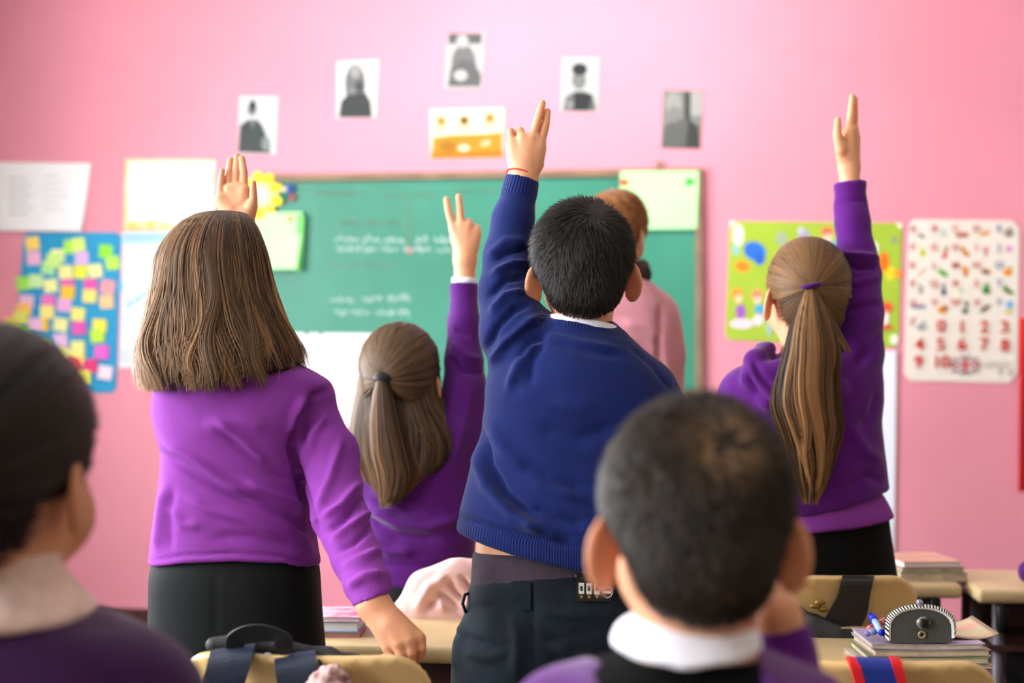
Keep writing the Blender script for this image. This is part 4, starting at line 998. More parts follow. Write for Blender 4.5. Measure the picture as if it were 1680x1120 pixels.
def short_hair(H, hd, m, thick=0.014, length=0.028, n=9000, whorl=(0.15, -0.75, 0.65), seed=3, r=0.0006, M=5, nape=-0.062, name='hair', lift=0.35, mess=0.15, wh=0.25, tn0=0.04):
    g = np.random.default_rng(seed)
    V, Q = surf(cap_shell(hd, thick*0.75, nape), 0.004)
    V0, Q0, t0 = V, Q, np.full(len(V), 0.05)
    d = cap_dirs(n, g, nape); w = np.array(whorl)/np.linalg.norm(whorl)
    p0 = head_surf_q(d); z = p0[:, 2]; fac = np.interp(z, [-0.07, -0.03, 0.0, 0.05, 0.12], [0.15, 0.32, 0.5, 0.9, 1])
    az = d-w; az -= d*(az*d).sum(1)[:, None]
    swirl = np.cross(d, az); az = az/np.maximum(np.linalg.norm(az, axis=1), 1e-6)[:, None]+0.45*swirl/np.maximum(np.linalg.norm(swirl, axis=1), 1e-6)[:, None]*np.exp(-np.linalg.norm(d-w, axis=1)*1.5)[:, None]
    az += np.array([0, 0, -0.55])+g.normal(0, 0.22, d.shape)+0.3*np.stack([np.sin(d@_gx[i]*5+_gp[i]) for i in range(3)], 1)+mess*np.stack([np.sin(d@_gx[i+3]*13+_gp[i]) for i in range(3)], 1)
    az -= d*(az*d).sum(1)[:, None]; az /= np.maximum(np.linalg.norm(az, axis=1), 1e-6)[:, None]
    L = length*fac*g.uniform(0.7, 1.15, n); u = np.linspace(0, 1, M)
    rad = np.linalg.norm(p0-np.array([0, -0.015, 0.02]), axis=1)
    dd = d[:, None]+az[:, None]*(u[None]*(L/rad)[:, None])[..., None]; dd /= np.linalg.norm(dd, axis=2)[..., None]
    off = thick*fac[:, None]*(0.45+0.6*u[None]**0.8)*g.uniform(0.75, 1.2, (n, 1))+lift*L[:, None]*u[None]**2*g.uniform(0, 0.6, (n, 1))**2*2
    p = hd.out(head_surf(hd, dd, off)); nr = dd@hd.M.T
    tone = tn0+0.22*g.random((n, 1))+0.06*u[None]+wh*np.exp(-(np.linalg.norm(d-w, axis=1)/0.2)**2)[:, None]
    V1, Q1, t1 = ribbon(p, nr, r, 0.3, tone)
    return H.add(name, np.concatenate([V0, V1]), np.concatenate([Q0, Q1+len(V0)]), m, {'tone': np.concatenate([t0, t1])})
def tied_cap(hd, tie, n, thick=0.009, nape=-0.06, seed=5, M=10, r=0.0009, end=0.93, zc=None):
    """hair combed from everywhere on the scalp to a tie (local direction)"""
    g = np.random.default_rng(seed); d = cap_dirs(n, g, nape); t = np.array(tie)/np.linalg.norm(tie)
    if zc is not None: d = d[zc(d)]; n = len(d)
    cell = np.round(np.stack([np.arctan2(d@np.cross(t, [1, 0, 0]), d@[1, 0, 0])*9], 1)).astype(int)[:, 0]; ct = g.random(200)[cell % 200]
    u = np.linspace(0, end, M); dd = d[:, None]*(1-u)[None, :, None]+t[None, None]*u[None, :, None]; dd /= np.linalg.norm(dd, axis=2)[..., None]
    off = (thick*g.uniform(0.7, 1.1, (n, 1))+0.0025*(ct[:, None]-0.5))*np.ones((1, M))
    p = hd.out(head_surf(hd, dd, off)); return p, dd@hd.M.T, 0.45*ct[:, None]+0.4*g.random((n, 1))+0.1*u[None]
def hair_obj(H, name, solids, strands, m, r=0.0009, base_tone=0.06, tip=0.3):
    V = []; Q = []; T = []; n = 0
    for v, q in solids: V.append(v); Q.append(q+n); T.append(np.full(len(v), base_tone)); n += len(v)
    for p, nr, tn in strands:
        v, q, t = ribbon(p, nr, r, tip, np.broadcast_to(tn, p.shape[:2])); V.append(v); Q.append(q+n); T.append(t); n += len(v)
    return H.add(name, np.concatenate(V), np.concatenate(Q), m, {'tone': np.concatenate(T)})

# ------------------------------------------------------------------ cloth and hair materials
K_lilac = knit('light_purple_jersey', (0.49, 0.20, 0.56), var=0.05, bump=0.12, sheen=0.03)
K_navy = knit('navy_wool', (0.045, 0.11, 0.34), var=0.10, bump=0.45, sheen=0.12)
K_purp = knit('purple_wool', (0.29, 0.035, 0.39), var=0.10, bump=0.35, sheen=0.2)
K_purp2 = knit('bright_purple_fleece', (0.32, 0.04, 0.43), var=0.08, bump=0.25, sheen=0.2)
K_plum = knit('dark_plum_wool', (0.18, 0.02, 0.23), var=0.10, bump=0.35, sheen=0.15)
K_pink = knit('dusty_pink_wool', (0.74, 0.50, 0.54), var=0.06, bump=0.35, sheen=0.3)
M_blkp = mat('black_trousers', (0.02, 0.035, 0.042), rough=0.75, spec=0.2, sheen=0.0, bump=0.15, bscale=300)
M_blkw = mat('black_wool_trousers', (0.018, 0.018, 0.02), rough=0.9, spec=0.15, sheen=0.05, bump=0.4, bscale=260)
M_jean = mat('dark_jeans', (0.055, 0.10, 0.14), rough=0.75, spec=0.2, var=0.35, vscale=22, sheen=0.05, bump=0.3, bscale=380)
M_und = mat('plum_underwear', (0.25, 0.20, 0.25), rough=0.85, var=0.12, vscale=60)
M_shirt = mat('white_shirt_cotton', (0.88, 0.88, 0.92), rough=0.75, var=0.03, vscale=20)
M_lace = mat('cream_lace', (0.84, 0.74, 0.70), rough=0.85, var=0.12, vscale=70)
H_brown = hairmat('hair_brown', (0.075, 0.045, 0.028), (0.64, 0.47, 0.31))
H_brown2 = hairmat('hair_mid_brown', (0.065, 0.043, 0.03), (0.48, 0.36, 0.25))
H_light = hairmat('hair_light_brown', (0.13, 0.075, 0.035), (0.68, 0.50, 0.32))
H_black = hairmat('hair_black', (0.02, 0.017, 0.015), (0.28, 0.24, 0.21))
H_dark = hairmat('hair_dark_brown', (0.03, 0.022, 0.016), (0.50, 0.38, 0.26))
H_dark2 = hairmat('hair_espresso', (0.02, 0.013, 0.01), (0.14, 0.095, 0.065))
H_red = hairmat('hair_strawberry', (0.42, 0.22, 0.10), (0.90, 0.65, 0.40))

# ================================================================== girl in the light purple sweatshirt
D = 2.45
G = Human((390-840)*D/F, D, 'girl from behind in a light purple sweatshirt and black trousers, hand raised, shoulder-length hair', M_skin2, H_brown)
hd = Head(P(369, 478, D+0.02), 1.0, yaw=20, pitch=10, roll=-3, neck=P(385, 640, D+0.0))
hd.skin(G)
hl = hand((398, 378, 2.60, 18), [(401, 312, 2.60, 9.5), (389, 308, 2.605, 9.5), (376, 310, 2.605, 9.5), (364, 326, 2.60, 9.5)],
    [[(400, 308, 2.605, 7.0), (400, 283, 2.615, 6.4), (397, 260, 2.625, 5.2)], [(387, 307, 2.61, 7), (388, 280, 2.62, 6.3), (389, 256, 2.63, 5.2)], [(374.5, 309, 2.61, 6.8), (375.5, 285, 2.62, 6.2), (378, 262, 2.63, 5)], [(361.5, 325, 2.60, 6.2), (362, 302, 2.605, 5.6), (364.5, 280, 2.61, 4.6)], [(409, 352, 2.595, 9), (416, 325, 2.585, 7), (415.5, 300, 2.58, 5)]],
    [[(398, 372, 2.60, 17), (392, 420, 2.62, 21)], [(378, 345, 2.60, 13), (360, 332, 2.60, 8)], [(400, 360, 2.595, 15), (412, 340, 2.59, 9)]])
V, Q = surf(hl, 0.0018); G.skin.append((V, Q, 0))
KN = [(688, 1049, 2.165), (672, 1053, 2.155), (655, 1058, 2.155), (639, 1062, 2.165)]
fg = []
for i, (x, y, d) in enumerate(KN):
    l = (26, 32, 30, 22)[i]; fg.append([(x, y, d, 10.5), (x+3, y+l*0.55, d-0.004, 9), (x+2, y+l, d+0.004, 8.4), (x-2, y+l+3, d+0.022, 7.8), (x-7, y+l-6, d+0.036, 7.4)])
fg.append([(628, 1040, 2.21, 11), (636, 1064, 2.225, 9), (652, 1082, 2.225, 8)])
hr = hand((613, 992, 2.19, 24), [(x-2, y-3, d, 12) for x, y, d in KN], fg, [[(613, 992, 2.19, 24.5), (600, 962, 2.21, 22)], [(640, 1025, 2.17, 17), (664, 1040, 2.165, 12)]], 0.010)
V, Q = surf(hr, 0.002); G.skin.append((V, Q, 0))
core(G, union([loft([(640, 300, 500, D, .06), (760, 285, 490, D, .075), (930, 262, 512, D, .085), (1060, 265, 520, D, .09)]), chain([(512, 680, D, 28), (552, 845, 2.35, 22), (596, 950, 2.235, 14)], 0.01), chain([(280, 665, D, 28), (305, 560, 2.6, 26), (393, 390, 2.62, 19)], 0.01)], 0.03))
G.body()
tor = loft([(588, 415, 470, D+.01, .05), (596, 360, 488, D+.01, .075), (612, 300, 520, D, .095), (632, 262, 545, D, .105), (665, 252, 540, D, .112), (705, 258, 520, D, .115), (745, 267, 508, D, .112), (800, 263, 508, D, .110), (860, 254, 516, D, .112), (935, 246, 527, D, .118), (985, 244, 530, D, .12)], 2.4)
hem = hemfn([200, 247, 300, 380, 460, 525, 560], [940, 934, 925, 921, 926, 947, 960], D-0.11)
tor = cut(tor, hem, 0.004)
ra = sleeve([(508, 672, D, 43), (536, 745, 2.42, 47), (556, 845, 2.34, 45), (585, 915, 2.27, 40), (603, 958, 2.215, 37), (607, 970, 2.20, 29), (613, 990, 2.19, 29), (620, 1005, 2.18, 29)], ((585, 915, 2.20), (610, 984, 2.19)))
la = sleeve([(298, 672, D+.03, 42), (300, 570, 2.58, 38), (345, 470, 2.64, 34), (384, 408, 2.63, 28), (392, 385, 2.62, 24)], ((345, 470, 2.63), (391, 392, 2.62)))
V, Q = surf(union([tor, la, ra], [0, 0.03, 0.018]), 0.0042); V = smooth_mesh(V, Q, 1)
V = folds(V, Q, [
    ([(548, 632), (515, 650), (490, 690), (478, 735), (492, 790), (512, 850), (522, 900)], -.010, 7), ([(546, 633), (520, 645), (500, 668)], .003, 6),
    ([(500, 650), (487, 680), (480, 712)], .006, 9), ([(518, 660), (500, 695), (496, 730)], -.006, 6), ([(535, 680), (515, 712), (508, 745)], .005, 8),
    ([(268, 725), (320, 755), (370, 790), (410, 812)], .006, 9), ([(262, 742), (315, 775), (370, 805), (405, 818)], -.005, 7), ([(355, 690), (400, 725), (440, 765)], .004, 9), ([(365, 712), (410, 745), (450, 775), (480, 790)], -.004, 8),
    ([(400, 790), (440, 805), (480, 825), (505, 850)], .006, 9), ([(380, 812), (430, 825), (480, 848), (512, 880)], -.005, 8), ([(300, 815), (340, 835), (400, 850), (460, 880)], .004, 10), ([(275, 830), (300, 860), (330, 862)], .003, 9), ([(270, 800), (262, 850), (258, 900)], .004, 8), ([(283, 800), (278, 860), (280, 900)], -.003, 8), ([(350, 880), (420, 880), (480, 900)], -.003, 9),
    ([(560, 720), (540, 790), (520, 840)], .005, 9), ([(590, 790), (560, 830), (530, 850)], .006, 8), ([(600, 815), (565, 850), (535, 872)], -.006, 6), ([(608, 838), (575, 865), (545, 890)], .006, 8), ([(615, 860), (580, 890), (552, 905)], -.005, 6), ([(622, 900), (600, 915), (565, 930)], .005, 8), ([(628, 940), (600, 945), (572, 962)], .005, 8), ([(575, 700), (590, 760), (603, 810)], .003, 10),
    ([(247, 921), (300, 911), (380, 907), (460, 912), (524, 932)], -.0022, 3), ([(247, 929), (300, 919), (380, 915), (460, 920), (524, 940)], .0012, 4), ([(330, 700), (390, 690), (440, 700)], .003, 16)])
V = crumple(V, Q, 0.0009, 45, 1)
G.add('sweatshirt', V, Q, K_lilac, ribs(V, [('cuff', P(607, 970, 2.20), P(613, 992, 2.19), .03)]))
tr_ = loft([(900, 262, 515, D, .10), (935, 250, 523, D, .112), (1000, 248, 527, D, .118), (1060, 247, 532, D, .122), (1120, 248, 536, D, .122), (1180, 252, 538, D, .115)], 2.5)
legs(G, (392-840)*D/F, D, 0.64, M_blkp, top=tr_, spread=.070, rr=.078, fold=[([(353, 925), (352, 1000), (352, 1050)], -.0012, 2.5)])
rows = [(347, 366, 376, D+.03, .004), (349, 342, 398, D+.025, .03), (356, 318, 408, D+.02, .055), (375, 293, 420, D+.01, .082), (415, 264, 434, D+.0, .098), (470, 254, 446, D-.005, .108), (530, 242, 468, D-.01, .118), (575, 231, 490, D-.015, .128), (610, 228, 499, D-.02, .13), (640, 232, 492, D-.02, .128)]
tend = lambda s: np.interp(s, [-1, -.6, -.35, 0, .35, .7, 1], [.965, .985, 1.0, .985, .955, .90, .87])
st = loft_strands(rows, 7200, (-118, 112), 58, (0.93, 1.02), 0.085, tend, 24, 0.75, 11, depth=.035, sep=.07)
st2 = loft_strands(rows, 500, (-118, 112), 300, (1.0, 1.05), 0.05, tend, 18, 0.2, 12)
fil = cut(loft([(r_[0], r_[1]+7, r_[2]-7, r_[3], max(r_[4]-.008, .003)) for r_ in rows[1:9]]), lambda p: p[:, 1]-(D+0.035), 0.01)
Vf, Qf = surf(fil, 0.006)
Vc, Qc = surf(cap_shell(hd, 0.008, -0.05), 0.005)
hair_obj(G, 'hair', [(Vf, Qf), (Vc, Qc)], [st, st2], H_brown, 0.00105)

# ================================================================== boy in the navy jumper
D = 2.42
B = Human((900-840)*D/F, D, 'boy in a navy jumper and dark jeans raising two fingers, red thread on wrist', M_skin, H_black)
hd = Head(P(956, 452, D), 1.03, yaw=0, pitch=8, roll=-2, flare=50, neck=P(955, 600, D+0.015), nr=0.046)
hd.skin(B, 0.003)
hl = hand((858, 292, 2.50, 21), [(886, 232, 2.50, 9.5), (873, 227, 2.495, 10), (858, 228, 2.495, 10), (842, 236, 2.50, 9.5)],
    [[(888, 230, 2.505, 7.8), (895, 205, 2.505, 6.8), (898, 183, 2.51, 5.8)], [(874, 226, 2.50, 8), (883, 194, 2.50, 6.8), (890, 169, 2.505, 5.6)], [(857, 226, 2.495, 7.8), (853, 215, 2.50, 7.2), (852, 217, 2.525, 6.8), (855, 232, 2.535, 6.2)], [(841, 234, 2.50, 7.4), (838, 216, 2.50, 6.6), (838, 218, 2.522, 6.2), (842, 232, 2.53, 5.8)], [(884, 270, 2.515, 9), (880, 248, 2.535, 7.5), (865, 236, 2.545, 6.5)]],
    [[(858, 290, 2.50, 21.5), (853, 340, 2.50, 26)], [(845, 262, 2.50, 12), (841, 240, 2.50, 9)], [(880, 272, 2.50, 11), (886, 245, 2.50, 9.5)]])
V, Q = surf(hl, 0.0018); B.skin.append((V, Q, 0))
rh = hand((1132, 1020, 2.50, 18), [(1120+i*11, 1038, 2.56, 10) for i in range(4)], [[(1120+i*11, 1038, 2.56, 7), (1119+i*12, 1040, 2.60, 6.5), (1118+i*12, 1040, 2.64, 5.5)] for i in range(4)]+[[(1118, 1025, 2.53, 9), (1106, 1040, 2.56, 7)]], [[(1132, 1020, 2.50, 19), (1130, 950, 2.46, 22)]])
V, Q = surf(rh, 0.0035); B.skin.append((V, Q, 0))
core(B, union([loft([(570, 880, 1040, D, .05), (700, 820, 1080, D, .08), (870, 785, 1062, D, .088), (905, 780, 1058, D, .092), (960, 776, 1055, D, .10), (1060, 770, 1050, D, .10)]), chain([(858, 580, D, 30), (832, 470, D+.035, 22), (845, 370, D+.065, 18), (856, 310, 2.5, 17)], 0.01)], 0.03), 0.006)
B.body()
tor = loft([(524, 905, 1004, D+.015, .052), (536, 893, 1016, D+.01, .07), (556, 868, 1038, D+.005, .088), (585, 838, 1066, D, .10), (630, 800, 1098, D, .112), (690, 792, 1112, D, .118), (760, 774, 1114, D, .118), (830, 756, 1108, D, .128), (885, 748, 1100, D, .134), (940, 754, 1092, D, .134), (985, 760, 1090, D, .13)], 2.3)
tor = cut(tor, hemfn([700, 747, 800, 850, 960, 1080, 1120], [872, 884, 900, 914, 940, 952, 955], D-.124), 0.005)
la = sleeve([(872, 585, D, 66), (845, 545, D+.005, 58), (829, 480, D+.03, 43), (832, 420, D+.05, 38), (842, 360, D+.07, 34), (853, 312, 2.50, 27), (857, 292, 2.50, 25), (860, 280, 2.50, 25)], ((842, 350, 2.50), (857, 291, 2.50)))
ra = sleeve([(1062, 640, D, 46), (1105, 730, D-.02, 42), (1128, 840, D-.02, 37), (1132, 960, 2.46, 28), (1132, 1000, 2.485, 25)], ((1130, 930, 2.455), (1132, 995, 2.48)))
nk = cut(loft([(506, 896, 1010, D-.006, .066), (530, 890, 1018, D-.004, .07), (548, 884, 1026, D-.002, .074)]), lambda p: -1.0+0*p[:, 0])
nkhem = hemfn([850, 897, 950, 1008, 1060], [512, 520, 528, 541, 550], D-.06)
V, Q = surf(union([tor, la, ra, cut(nk, lambda p: -nkhem(p), 0.004)], [0, 0.04, 0.03, 0.01]), 0.0042); V = smooth_mesh(V, Q, 1)
V = folds(V, Q, [
    ([(895, 545), (870, 560), (850, 590)], -.007, 8), ([(885, 520), (865, 530), (830, 560), (805, 600)], .007, 9), ([(868, 500), (845, 505), (815, 535), (797, 575)], -.007, 7), ([(860, 478), (830, 485), (805, 515)], .006, 8), ([(862, 455), (830, 458), (803, 485)], -.006, 6), ([(868, 430), (840, 432), (808, 450)], .006, 7), ([(868, 410), (842, 412), (812, 425)], -.005, 6), ([(800, 420), (830, 395), (862, 395)], .003, 8), ([(880, 560), (855, 590), (835, 640)], .006, 10), ([(893, 555), (872, 590), (870, 630)], -.004, 9),
    ([(905, 560), (960, 575), (1020, 585)], -.003, 8), ([(896, 548), (950, 562), (1015, 572)], .003, 7),
    ([(790, 700), (800, 760), (830, 810), (880, 850)], -.009, 9), ([(780, 740), (800, 800), (840, 845), (890, 870)], .007, 12), ([(800, 690), (830, 740), (890, 790), (960, 820)], .006, 14), ([(850, 760), (900, 790), (960, 805)], -.005, 11), ([(870, 830), (910, 850), (960, 860)], -.005, 10), ([(880, 870), (905, 880), (940, 890)], -.004, 8), ([(860, 860), (890, 872), (915, 885)], .005, 9), ([(840, 640), (900, 665), (980, 670)], .003, 18), ([(880, 700), (950, 720), (1010, 700)], -.003, 16),
    ([(747, 845), (800, 862), (850, 876), (960, 900)], -.004, 5), ([(1030, 565), (1070, 600), (1100, 640)], -.002, 5)])
V = crumple(V, Q, 0.0010, 38, 2)
hb = hemfn([700, 747, 800, 850, 960, 1080, 1120], [832, 844, 860, 874, 900, 912, 915], D-.124)
cb = hemfn([850, 897, 950, 1008, 1060], [538, 546, 554, 567, 576], D-.06)
cxy = ((930-840)*D/F, D)
jumper = B.add('jumper', V, Q, K_navy, ribs(V, [('hem', cxy[0], cxy[1], .16, lambda p: hb(p) > 0), ('hem', (954-840)*D/F, D, .07, lambda p: (cb(p) < 0) & (np.abs(p[:, 0]-(954-840)*D/F) < .075)), ('cuff', P(850, 322, 2.50), P(858, 290, 2.50), .028)]))
sc = cut(loft([(490, 902, 1008, D-.006, .061), (530, 898, 1013, D-.006, .065), (550, 895, 1017, D-.006, .067)]), lambda p: -hemfn([850, 897, 950, 1008, 1060], [505, 511, 518, 531, 540], D-.06)(p), 0.003)
B.prim('shirt_collar', sc, 0.004, M_shirt)
# waist: underwear, jeans, loop, patch
uw = loft([(900, 777, 1060, D, .098), (908, 775, 1062, D, .10), (960, 772, 1062, D, .108), (1000, 770, 1062, D, .108)], 2.3)
uw = cut(uw, lambda p: -hemfn([700, 775, 860, 940, 1080], [898, 904, 914, 920, 924], D-.1)(p), 0.003)
B.prim('underwear', uw, 0.005, M_und)
jn = loft([(915, 785, 1060, D, .098), (945, 776, 1068, D, .108), (968, 768, 1068, D, .113), (1000, 764, 1072, D, .12), (1050, 746, 1076, D, .128), (1120, 740, 1078, D, .13), (1190, 752, 1070, D, .12)], 2.4)
jn = cut(jn, lambda p: -hemfn([700, 770, 860, 950, 1080], [972, 964, 948, 938, 932], D-.11)(p), 0.004)
fj = [([(770, 1000), (815, 990), (870, 985)], -.002, 3), ([(870, 950), (871, 1000), (874, 1060), (876, 1120)], -.003, 3), ([(880, 1054), (930, 1045), (985, 1030)], -.003, 3.5), ([(750, 1040), (790, 1055), (830, 1062)], -.004, 5), ([(765, 1070), (800, 1078), (830, 1070)], .004, 6), ([(885, 1000), (930, 1010), (980, 1005)], .003, 8), ([(910, 1060), (940, 1080), (985, 1090)], .004, 9), ([(760, 1020), (750, 1060), (748, 1100)], .004, 8), ([(840, 1010), (850, 1060), (845, 1110)], .004, 9), ([(900, 1085), (950, 1070)], -.003, 6)]
jo = legs(B, (912-840)*D/F, D, 0.62, M_jean, 'jeans', jn, spread=.078, rr=.088, fold=fj, shoe='202028')
def on_back(px, py, prim, dd=2.2):          # first point of a body along a pixel's ray
    lo, hi = dd, dd+0.25
    t = np.linspace(lo, hi, 400); pts = np.array([P(px, py, q) for q in t], f32); v = prim(pts); i = int(np.argmax(v < 0))
    return P(px, py, t[i])
lp_ = [on_back(862, y, jn)+np.array([0, -.003, 0]) for y in (952, 962, 975, 990, 1000)]
strip(lp_, np.array([.0085, 0, 0]), .004, 'belt_loop', M_jean, jo, B.base)
for x0, x1, y0, y1, m, nm, dz in [(941, 1006, 941, 984, mat('patch_black', (0.05, 0.05, 0.055), rough=0.5), 'label_patch', .0035)]:
    pts = [on_back(x, (y0+y1)/2, jn)+np.array([0, -dz, 0]) for x in np.linspace(x0+4, x1-4, 5)]
    patch = strip(pts, np.array([0.0, 0.004, (y1-y0)/2*D/F]), .003, nm, m, jo, B.base)
M_gold = mat('gold_stud', (0.72, 0.55, 0.25), rough=0.35, metal=0.6); M_tile = mat('patch_white', (0.85, 0.84, 0.82), rough=0.5); M_ink = mat('patch_ink', (0.15, 0.14, 0.13))
pm = MB()
def pq(x0, y0, x1, y1, m, dz=.006):
    a = [on_back(x, y, jn)+np.array([0, -dz, 0])-B.base for x, y in ((x0, y0), (x0, y1), (x1, y1), (x1, y0))]; pm.add(a, [(0, 1, 2, 3)], m)
for i, x in enumerate((953.5, 966, 979)):
    pq(x-4.5, 955+i*0.5, x+4.5, 973+i*0.5, 0); pq(x-2, 960, x+2, 968, 2, .0066)
    for y in (950, 977.5):
        c = on_back(x, y, jn)+np.array([0, -.006, 0])-B.base; pm.add([(c[0]+.0028*math.cos(k), c[1], c[2]+.0028*math.sin(k)) for k in np.linspace(0, 2*math.pi, 9)[:-1]][::-1], [tuple(range(8))], 1)
for x in (946, 952, 962, 970, 978): pq(x-1.8, 942, x+1.8, 945.5, 0)
c = on_back(996, 970, jn)+np.array([0, -.007, 0])-B.base
pm.tube([(c[0]+.008*math.cos(k), c[1], c[2]+.009*math.sin(k)) for k in np.linspace(0, 2*math.pi, 17)], .0007, 4, 0, False)
pq(990, 968, 1002, 972, 0, .0075)
pm.obj('patch_print', [M_tile, M_gold, M_ink], jo)
tp = [P(775, 972, D-.02), P(763, 975, D-.03), P(759, 990, D-.035), P(764, 1003, D-.03), P(770, 1005, D-.02)]
MB().tube([p-B.base for p in tp], .003, 6).obj('side_loop', M_jean, jo, None, 0, True)
# red thread round the wrist
th_ = []
for k in np.linspace(0, 2*math.pi, 25):
    c = P(857, 288, 2.5); th_.append(c+np.array([.0275*math.cos(k), .0262*math.sin(k), -.008*math.cos(k)-.007*math.sin(k)-.001])-B.base)
MB().tube(th_, .0014, 6, 0, False).obj('thread_bracelet', mat('red_thread', (0.78, 0.13, 0.08), rough=0.6), B.root, None, 0, True)
short_hair(B, hd, H_black, 0.0125, 0.030, 16000, (0.25, -0.55, 0.80), 3, 0.0006, 5, -0.058, lift=0.35, mess=0.4)

# ================================================================== girl with half-up hair raising two fingers
D = 3.2
C = Human((690-840)*D/F, D, 'girl with half-tied brown hair and purple jumper raising two fingers behind the desk', M_skin, H_brown2)
hd = Head(P(657, 627, D), 1.08, yaw=6, pitch=4, roll=2, neck=P(668, 720, D)); hd.skin(C, 0.004)
hr = hand((763, 424, 3.25, 16.5), [(744, 374, 3.25, 8), (756, 367, 3.25, 8.5), (768, 371, 3.25, 8.5), (779, 380, 3.255, 8.5)],
    [[(743, 370, 3.25, 6.6), (736, 347, 3.25, 5.8), (732.5, 327, 3.25, 4.8)], [(756, 364, 3.25, 6.8), (754.5, 340, 3.25, 5.9), (752.5, 322, 3.25, 4.8)], [(768, 370, 3.25, 6.6), (770, 364, 3.26, 6.2), (770, 366, 3.28, 5.8), (768, 380, 3.29, 5.4)], [(780, 378, 3.255, 6.2), (782, 373, 3.265, 6), (781, 377, 3.285, 5.4), (778, 388, 3.29, 5)], [(748, 398, 3.265, 7.5), (756, 382, 3.29, 6.2), (766, 380, 3.30, 5.4)]],
    [[(763, 422, 3.25, 17), (762, 475, 3.25, 18)], [(775, 405, 3.25, 10), (781, 385, 3.255, 8.5)]])
V, Q = surf(hr, 0.0022); C.skin.append((V, Q, 0))
core(C, union([loft([(690, 620, 750, D, .05), (800, 612, 765, D, .07), (950, 615, 765, D, .08), (1060, 610, 770, D, .08)]), chain([(762, 690, D, 24), (760, 580, D+.02, 20), (762, 470, 3.25, 16)], 0.01), chain([(612, 700, D, 24), (598, 800, D, 20), (615, 890, D+.14, 16), (640, 900, D+.22, 14)], 0.01)], 0.03))
C.body()
tor = loft([(668, 640, 700, D, .04), (678, 610, 735, D, .065), (695, 592, 765, D, .085), (720, 586, 784, D, .095), (780, 588, 788, D, .10), (840, 592, 784, D, .10), (900, 594, 780, D, .10), (965, 597, 778, D, .10), (1000, 597, 778, D, .10)], 2.3)
tor = cut(tor, hemfn([500, 600, 700, 780, 900], [966, 967, 964, 955, 950], D-.09), .005)
ra = sleeve([(756, 700, D, 42), (762, 640, D+.01, 36), (761, 590, D+.02, 31), (761, 530, D+.03, 26), (761, 475, 3.25, 22), (761, 455, 3.25, 21.5), (761, 445, 3.25, 21)], ((761, 530, 3.25), (762, 463, 3.25)))
la = sleeve([(612, 705, D, 36), (598, 790, D, 32), (612, 880, D+.12, 26), (640, 898, D+.2, 20)], ((612, 880, D+.12), (636, 898, D+.19)))
V, Q = surf(union([tor, ra, la], [0, .035, .03]), 0.006); V = smooth_mesh(V, Q, 1)
V = folds(V, Q, [([(600, 830), (650, 855), (700, 865), (760, 850)], .008, 10), ([(600, 850), (650, 878), (720, 885)], -.007, 8), ([(595, 880), (640, 905), (680, 905)], .007, 9), ([(605, 820), (650, 838), (690, 838)], -.005, 8), ([(740, 560), (765, 585), (790, 590)], .005, 7), ([(735, 585), (760, 610), (790, 612)], -.005, 6), ([(745, 540), (770, 550)], -.004, 6), ([(770, 640), (760, 700), (745, 760)], .005, 10), ([(600, 925), (700, 930), (780, 918)], -.003, 4)])
V = crumple(V, Q, .0014, 34, 3)
C.add('jumper', V, Q, K_purp, ribs(V, [('hem', (690-840)*D/F, D, .13, hemfn([500, 600, 700, 780, 900], [926, 927, 924, 915, 910], D-.09).__call__ and (lambda p: hemfn([500, 600, 700, 780, 900], [928, 929, 926, 917, 912], D-.09)(p) > 0)), ('cuff', P(761, 500, 3.25), P(762, 463, 3.25), .03)]))
C.prim('shirt_cuff', sleeve([(761, 480, 3.25, 20), (762, 452, 3.25, 19.5), (762, 440, 3.25, 19)], ((761, 480, 3.25), (762, 455, 3.25))), .004, M_shirt)
legs(C, (688-840)*D/F, D, .60, M_blkp, fwd=.24, top=loft([(940, 602, 774, D, .09), (970, 600, 776, D, .1), (1040, 596, 780, D, .105), (1100, 600, 778, D, .1)]), spread=.066, rr=.07)
rows = [(600, 593, 719, D, .088), (620, 590, 721, D-.002, .094), (650, 584, 724, D-.005, .100), (685, 577, 742, D-.01, .108), (715, 574, 762, D-.012, .112), (745, 577, 766, D-.015, .112), (775, 588, 750, D-.015, .112), (800, 600, 720, D-.015, .112), (826, 612, 690, D-.015, .112)]
tend = lambda s: np.interp(s, [-1, -.7, -.4, 0, .4, 1], [.80, .92, 1.0, .96, .74, .60])
st = loft_strands(rows, 2600, (-112, 100), 55, (.92, 1.02), .08, tend, 18, .7, 21, depth=.03, sep=.05)
lock = [(612, 616, 636, 3.082, .008), (626, 617, 635, 3.078, .008), (645, 612, 644, 3.074, .014), (690, 606, 656, 3.07, .018), (740, 607, 670, 3.068, .02), (785, 615, 678, 3.068, .018), (822, 620, 660, 3.07, .012)]
st2 = loft_strands(lock, 900, (-170, 170), 22, (.4, 1.02), .05, None, 13, .5, 22)
tie = hd.loc(np.array([P(627, 622, D-.1)], f32))[0].astype(float); tie = tie-np.array([0, -.015, .02])
sc_ = tied_cap(hd, tie, 3600, .010, -0.02, 23, 10, .0010, .95); sc_ = (sc_[0], sc_[1], sc_[2]*.7)
Vf, Qf = surf(cut(loft([(r_[0], r_[1]+6, r_[2]-6, r_[3], r_[4]-.008) for r_ in rows[:7]]), lambda p: p[:, 1]-(D+.03), .01), .007)
Vc, Qc = surf(cap_shell(hd, .0085, -.05), .005)
hair_obj(C, 'hair', [(Vf, Qf), (Vc, Qc)], [st, st2, sc_], H_brown2, .0012)
C.prim('hair_tie', union([ell(P(627, 621, 3.082), (.020, .013, .015)), ell(P(638, 620, 3.085), (.010, .01, .010))], .006), .003, mat('black_elastic', (.03, .03, .035), rough=.5))

